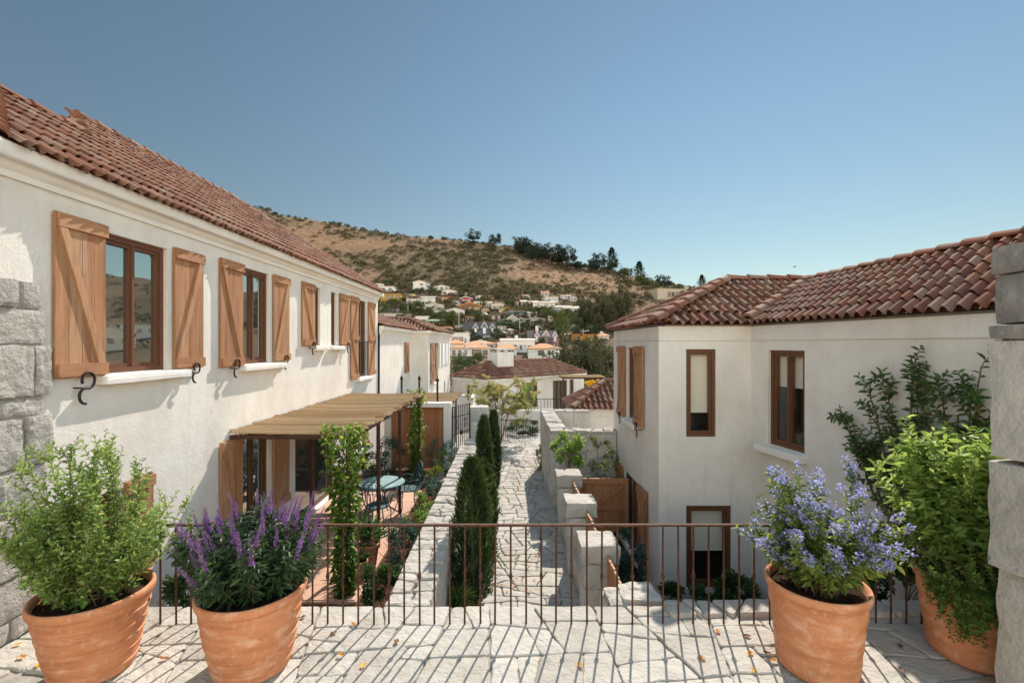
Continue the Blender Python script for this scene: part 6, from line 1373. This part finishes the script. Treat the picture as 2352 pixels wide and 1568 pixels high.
house("wide white house with the longest orange hip roof in the row", s5, 1370, 2020, 1340, 1470, "hip", 92, WH, ORT, 9, [(.04, .12, .1, .8), (.19, .27, .1, .8), (.36, .42, .1, .8), (.55, .8, .2, .85), (.84, .96, .1, .8)], trim=BRN, chim=[(.86, .6)])
house("white house with orange roof rising behind the widest one", s5, 1580, 2130, 1256, 1340, "hip", 56, WH, ORT, 8, W3, trim=BRN, chim=[(.5, .4)])
house("white house with orange roof and chimney right of the widest one", s6, -60, 285, 1335, 1450, "hip", 74, WH, ORT, 8, [(.2, .4, .1, .8), (.55, .85, .1, .8)], trim=BRN, chim=[(.12, .6)])
house("pale two storey box house with a wooden deck above the laundry house", s6, 755, 995, 462, 560, "flat", 0, (.52, .53, .53), (.6, .59, .57), 6, [(.28, .42, .3, .75), (.68, .78, .4, .75), (.85, .97, .4, .75)], deck=0, yaw=.2)
house("sprawling white house with tan roof and hanging laundry", s6, 560, 935, 565, 690, "side", 32, (.66, .63, .60), TAN, 8, [(.18, .32, .5, .85), (.5, .7, .3, .85), (.8, .92, .5, .85), (.1, .3, .05, .3)])
house("small tan roofed shed at the left end of the laundry house", s6, 480, 640, 540, 610, "side", 16, (.55, .52, .48), TAN, 5, [(.6, .85, .4, .75)])
house("blue grey and white house with tan roof right of the laundry house", s6, 930, 1200, 640, 740, "side", 34, (.34, .38, .42), TAN, 6, [(.15, .42, .3, .7), (.68, .85, .35, .8)])
house("white house with square windows next to the dark eucalyptus grove", s6, 1080, 1350, 655, 765, "side", 42, WH, TAN, 7, [(.12, .28, .4, .85), (.34, .5, .4, .85), (.66, .85, .2, .75)], trim=BRN)
house("bright yellow house with tan roof at the end of the middle row", s6, -20, 270, 668, 720, "gable", 36, (.52, .38, .12), TAN, 6, [(.05, .22, .2, .8), (.4, .5, .2, .75)])
house("turquoise house with white window grids on a dark deck", s6, 150, 418, 712, 800, "shed", 14, (.05, .22, .31), (.5, .47, .42), 6, [(.42, .62, .15, .65), (.66, .76, .15, .7), (.82, .96, .15, .65)], deck=1.0)
house("weathered brown barn like house with low gable left of the turquoise one", s6, -10, 215, 760, 840, "gable", 40, (.17, .13, .10), GRY, 7, [(.3, .5, .2, .75)])
house("brown shingled house with two bright white windows", s5, 1985, 2215, 770, 860, "shed", 12, (.14, .085, .06), TAN, 6, [(.36, .56, .25, .85), (.8, .96, .25, .85)], trim=(.72, .71, .70))
house("small white gable house with red roof below the turquoise one", s6, 95, 320, 850, 925, "gable", 80, (.45, .45, .40), (.34, .14, .10), 7, [(.35, .6, .1, .7)], trim=(.68, .62, .58))
house("green walled house with red gable roof beside a lamp post", s6, 215, 500, 885, 960, "gable", 62, (.12, .20, .16), (.33, .14, .10), 7, [(.4, .6, .2, .8)], trim=(.62, .58, .52))
house("low green shed with white gable at the left of the red roofs", s6, -40, 170, 870, 935, "gable", 34, (.13, .20, .17), (.45, .42, .38), 6, [(.15, .32, .2, .7), (.5, .8, .1, .75)])
house("low white canopy roofed house right of the red gables", s6, 430, 770, 840, 880, "gable", 30, (.36, .34, .31), (.55, .53, .50), 6, [(.4, .6, .1, .7)])
house("pink gabled house with black roof and white trimmed dormers", s6, 480, 960, 1165, 1265, "side", 130, (.27, .13, .16), DK, 8, [(.08, .2, .1, .6)], trim=(.74, .68, .70), dorm=[(.3, .7, 2.0), (.62, .95, 2.4), (.94, .7, 2.0)], chim=[(.33, 1.6)], gcol=(.44, .27, .31))
house("white modern house with an outside stair and dark windows below the pink one", s6, 10, 590, 1195, 1400, "shed", 28, (.70, .67, .64), (.6, .55, .48), 10, [(.38, .47, .3, .62), (.56, .63, .25, .6), (.8, .93, .2, .55), (.70, .72, .45, .6)], trim=BRN, chim=[(.47, 1.0)])
house("white house with bright orange hip roof in front of the big dark trees", s6, 480, 1030, 1345, 1500, "hip", 84, WH, ORT, 8, [(.3, .48, .3, .85), (.6, .68, .3, .85), (.72, .82, .3, .85)], trim=BRN)
house("square orange plastered house with dark grid windows under the eucalyptus grove", s6, 1215, 1590, 1095, 1225, "flat", 0, (.48, .22, .05), (.45, .22, .08), 7, [(.04, .1, .5, .75), (.12, .18, .5, .75), (.2, .34, .2, .75), (.04, .1, .2, .42), (.12, .18, .2, .42)], trim=(.10, .04, .02))
house("orange roofed white house with stone chimney half behind the right house", s6, 1650, 1850, 1125, 1190, "hip", 50, (.6, .56, .5), ORT, 6, W2, chim=[(.5, .6)])
I_ = lambda x, y: (x, y)
house("low glass house with thin flat dark roof on the very crest of the ridge", I_, 1470, 1528, 625, 637, "flat", 0, (.40, .44, .46), DK, 9, [(.02, .22, .1, .9), (.26, .48, .1, .9), (.52, .74, .1, .9), (.78, .98, .1, .9)], trim=DK)
house("cream flat roofed house below the ridge, left of a dark conifer", I_, 1506, 1582, 664, 687, "flat", 0, (.42, .37, .30), (.45, .40, .33), 9, [(.35, .44, .2, .7), (.48, .57, .2, .7), (.62, .7, .2, .7)], trim=BRN, yaw=.25)
house("upper cream block of the flat roofed pair under the ridge", I_, 1536, 1582, 658, 672, "flat", 0, (.46, .40, .32), (.45, .40, .33), 6, W2)
random.seed(31); n_ = 0; tries = 0
while n_ < 42 and tries < 4000:
    tries += 1; x, y = random.uniform(868, 1330), random.uniform(676, 795); w_, h_ = random.uniform(13, 24), random.uniform(7, 11)
    if x > 1120 and y < 695 and x < 1200: continue
    if any(x - w_ / 2 < r_[2] - 2 and x + w_ / 2 > r_[0] + 2 and y - h_ - 3 < r_[3] - 1 and y > r_[1] - 1 for r_ in RECTS): continue
    wc_ = random.choice((WH, WH, CR, (.60, .57, .52), (.5, .5, .5), (.45, .36, .26))); rc_ = random.choice((TAN, TAN, (.5, .47, .42), ORT, GRY)); n_ += 1
    house("small pale house tucked in between the larger village houses", I_, x - w_ / 2, x + w_ / 2, y - h_, y, random.choice(("side", "gable", "shed", "flat", "hip")), random.uniform(18, 34), wc_, rc_, 6, random.choice((W2, W3)), trim=random.choice((None, BRN, DK)), deck=random.choice((0, 0, 1.0)), yaw=random.uniform(-.3, .3))["group"] = "small houses between the larger village houses"
for i in range(16):                                    # the eastern slope, seen in the villa's window panes
    t_ = .72 + .075 * i + random.uniform(-.02, .02); Y = random.choice((120, 150, 175, 200, 225)); X = t_ * Y; px = VX + t_ * F
    py = VY - (hill_z(X, Y) - EYE) * F / Y; s_ = F / Y
    house("pale house on the eastern slope hidden behind the right house", I_, px - 4.5 * s_, px + 4.5 * s_, py - 4.5 * s_, py, random.choice(("flat", "gable", "hip")), 1.8 * s_ / .13548, random.choice((WH, CR, (.5, .5, .5))), random.choice((TAN, ORT, GRY)), 7, W3, Y=Y, yaw=-.6)["group"] = "houses on the eastern slope"
for i in range(26):
    t_ = random.uniform(.7, 1.9); Y = random.uniform(70, 230); X = t_ * Y; px = VX + t_ * F; py = VY - (hill_z(X, Y) - EYE) * F / Y
    tree(random.choice(("round", "olive", "round2")), px, py, random.uniform(6, 12) * F / Y, "tree on the eastern slope hidden behind the right house", 1, Y, "trees on the eastern slope")
# ---- poles and wires
def pole(label, S, x, yt, yb, lamp=False, cross=True, Y=None):
    (px, t_), (_, b_) = S(x, yt), S(x, yb)
    if Y: X, z = (px - VX) * Y / F, EYE - (b_ - VY) * Y / F
    else: X, Y, z = ground_at(px, b_)
    H = (b_ - t_) * Y / F; t = thing("utility_pole", label, "pole", (X, Y, z), "utility poles in the village"); mb = MB(); mb.tube([(X, Y, z - .5), (X, Y, z + H)], [.17, .11], 7); mb.build("post", "concrete", t)
    if cross: mb = MB(); mb.box(X - .9, X + .9, -Y - .07, -Y + .07, z + H - .9, z + H - .75); [mb.tube([(X + q, Y, z + H - .75), (X + q, Y, z + H - .5)], .05, 5) for q in (-.8, 0, .8)]; mb.build("crossarm", "concrete", t)
    if lamp: mb = MB(); mb.tube([(X, Y, z + H * .72), (X + .6, Y - .2, z + H * .80), (X + 1.4, Y - .4, z + H * .84)], .06, 5); mb.lathe((X + 1.6, Y - .4, z + H * .83), [(.02, .1), (.28, .05), (.3, -.03), (.02, -.1)], 8); mb.build("lamp", "white_trim", t)
    return V3((X, Y, z + H - .6))
p1 = pole("bare pale concrete pole among the trees below the long pale house", s5, 645, 590, 775, cross=False)
p2 = pole("pale pole standing left of the navy gabled house", s5, 1508, 690, 990)
p3 = pole("pole with street lamp in front of the wide orange roofed house", s5, 1605, 1250, 1560, True, Y=74)
p4 = pole("thin pole in front of the crimson house", s5, 1628, 375, 580)
p5 = pole("round lamp pole beside the green walled house", s6, 333, 840, 1090, True, False)
p6 = pole("brown pole rising above the pink gabled house", s6, 515, 800, 1040)
p7 = pole("crossarm pole in front of the square orange plastered house", s6, 1410, 1000, 1200, True)
p8 = pole("pole before the bright orange hip roof near the dark trees", s6, 922, 1245, 1470, Y=82)
for a, b, lab in ((p3, p8, "thin cable strung between the two nearest village poles"), (p8, p7, "thin cable strung from the orange roof's pole up to the grove"), (p2, p6, "thin cable strung over the navy gabled house")):
    mb = MB(); mb.tube([a.lerp(b, q / 12) + V3((0, 0, -1.1 * math.sin(math.pi * q / 12))) for q in range(13)], .022, 4); tag(mb.build("cable", "dark_iron"), lab, "cable")
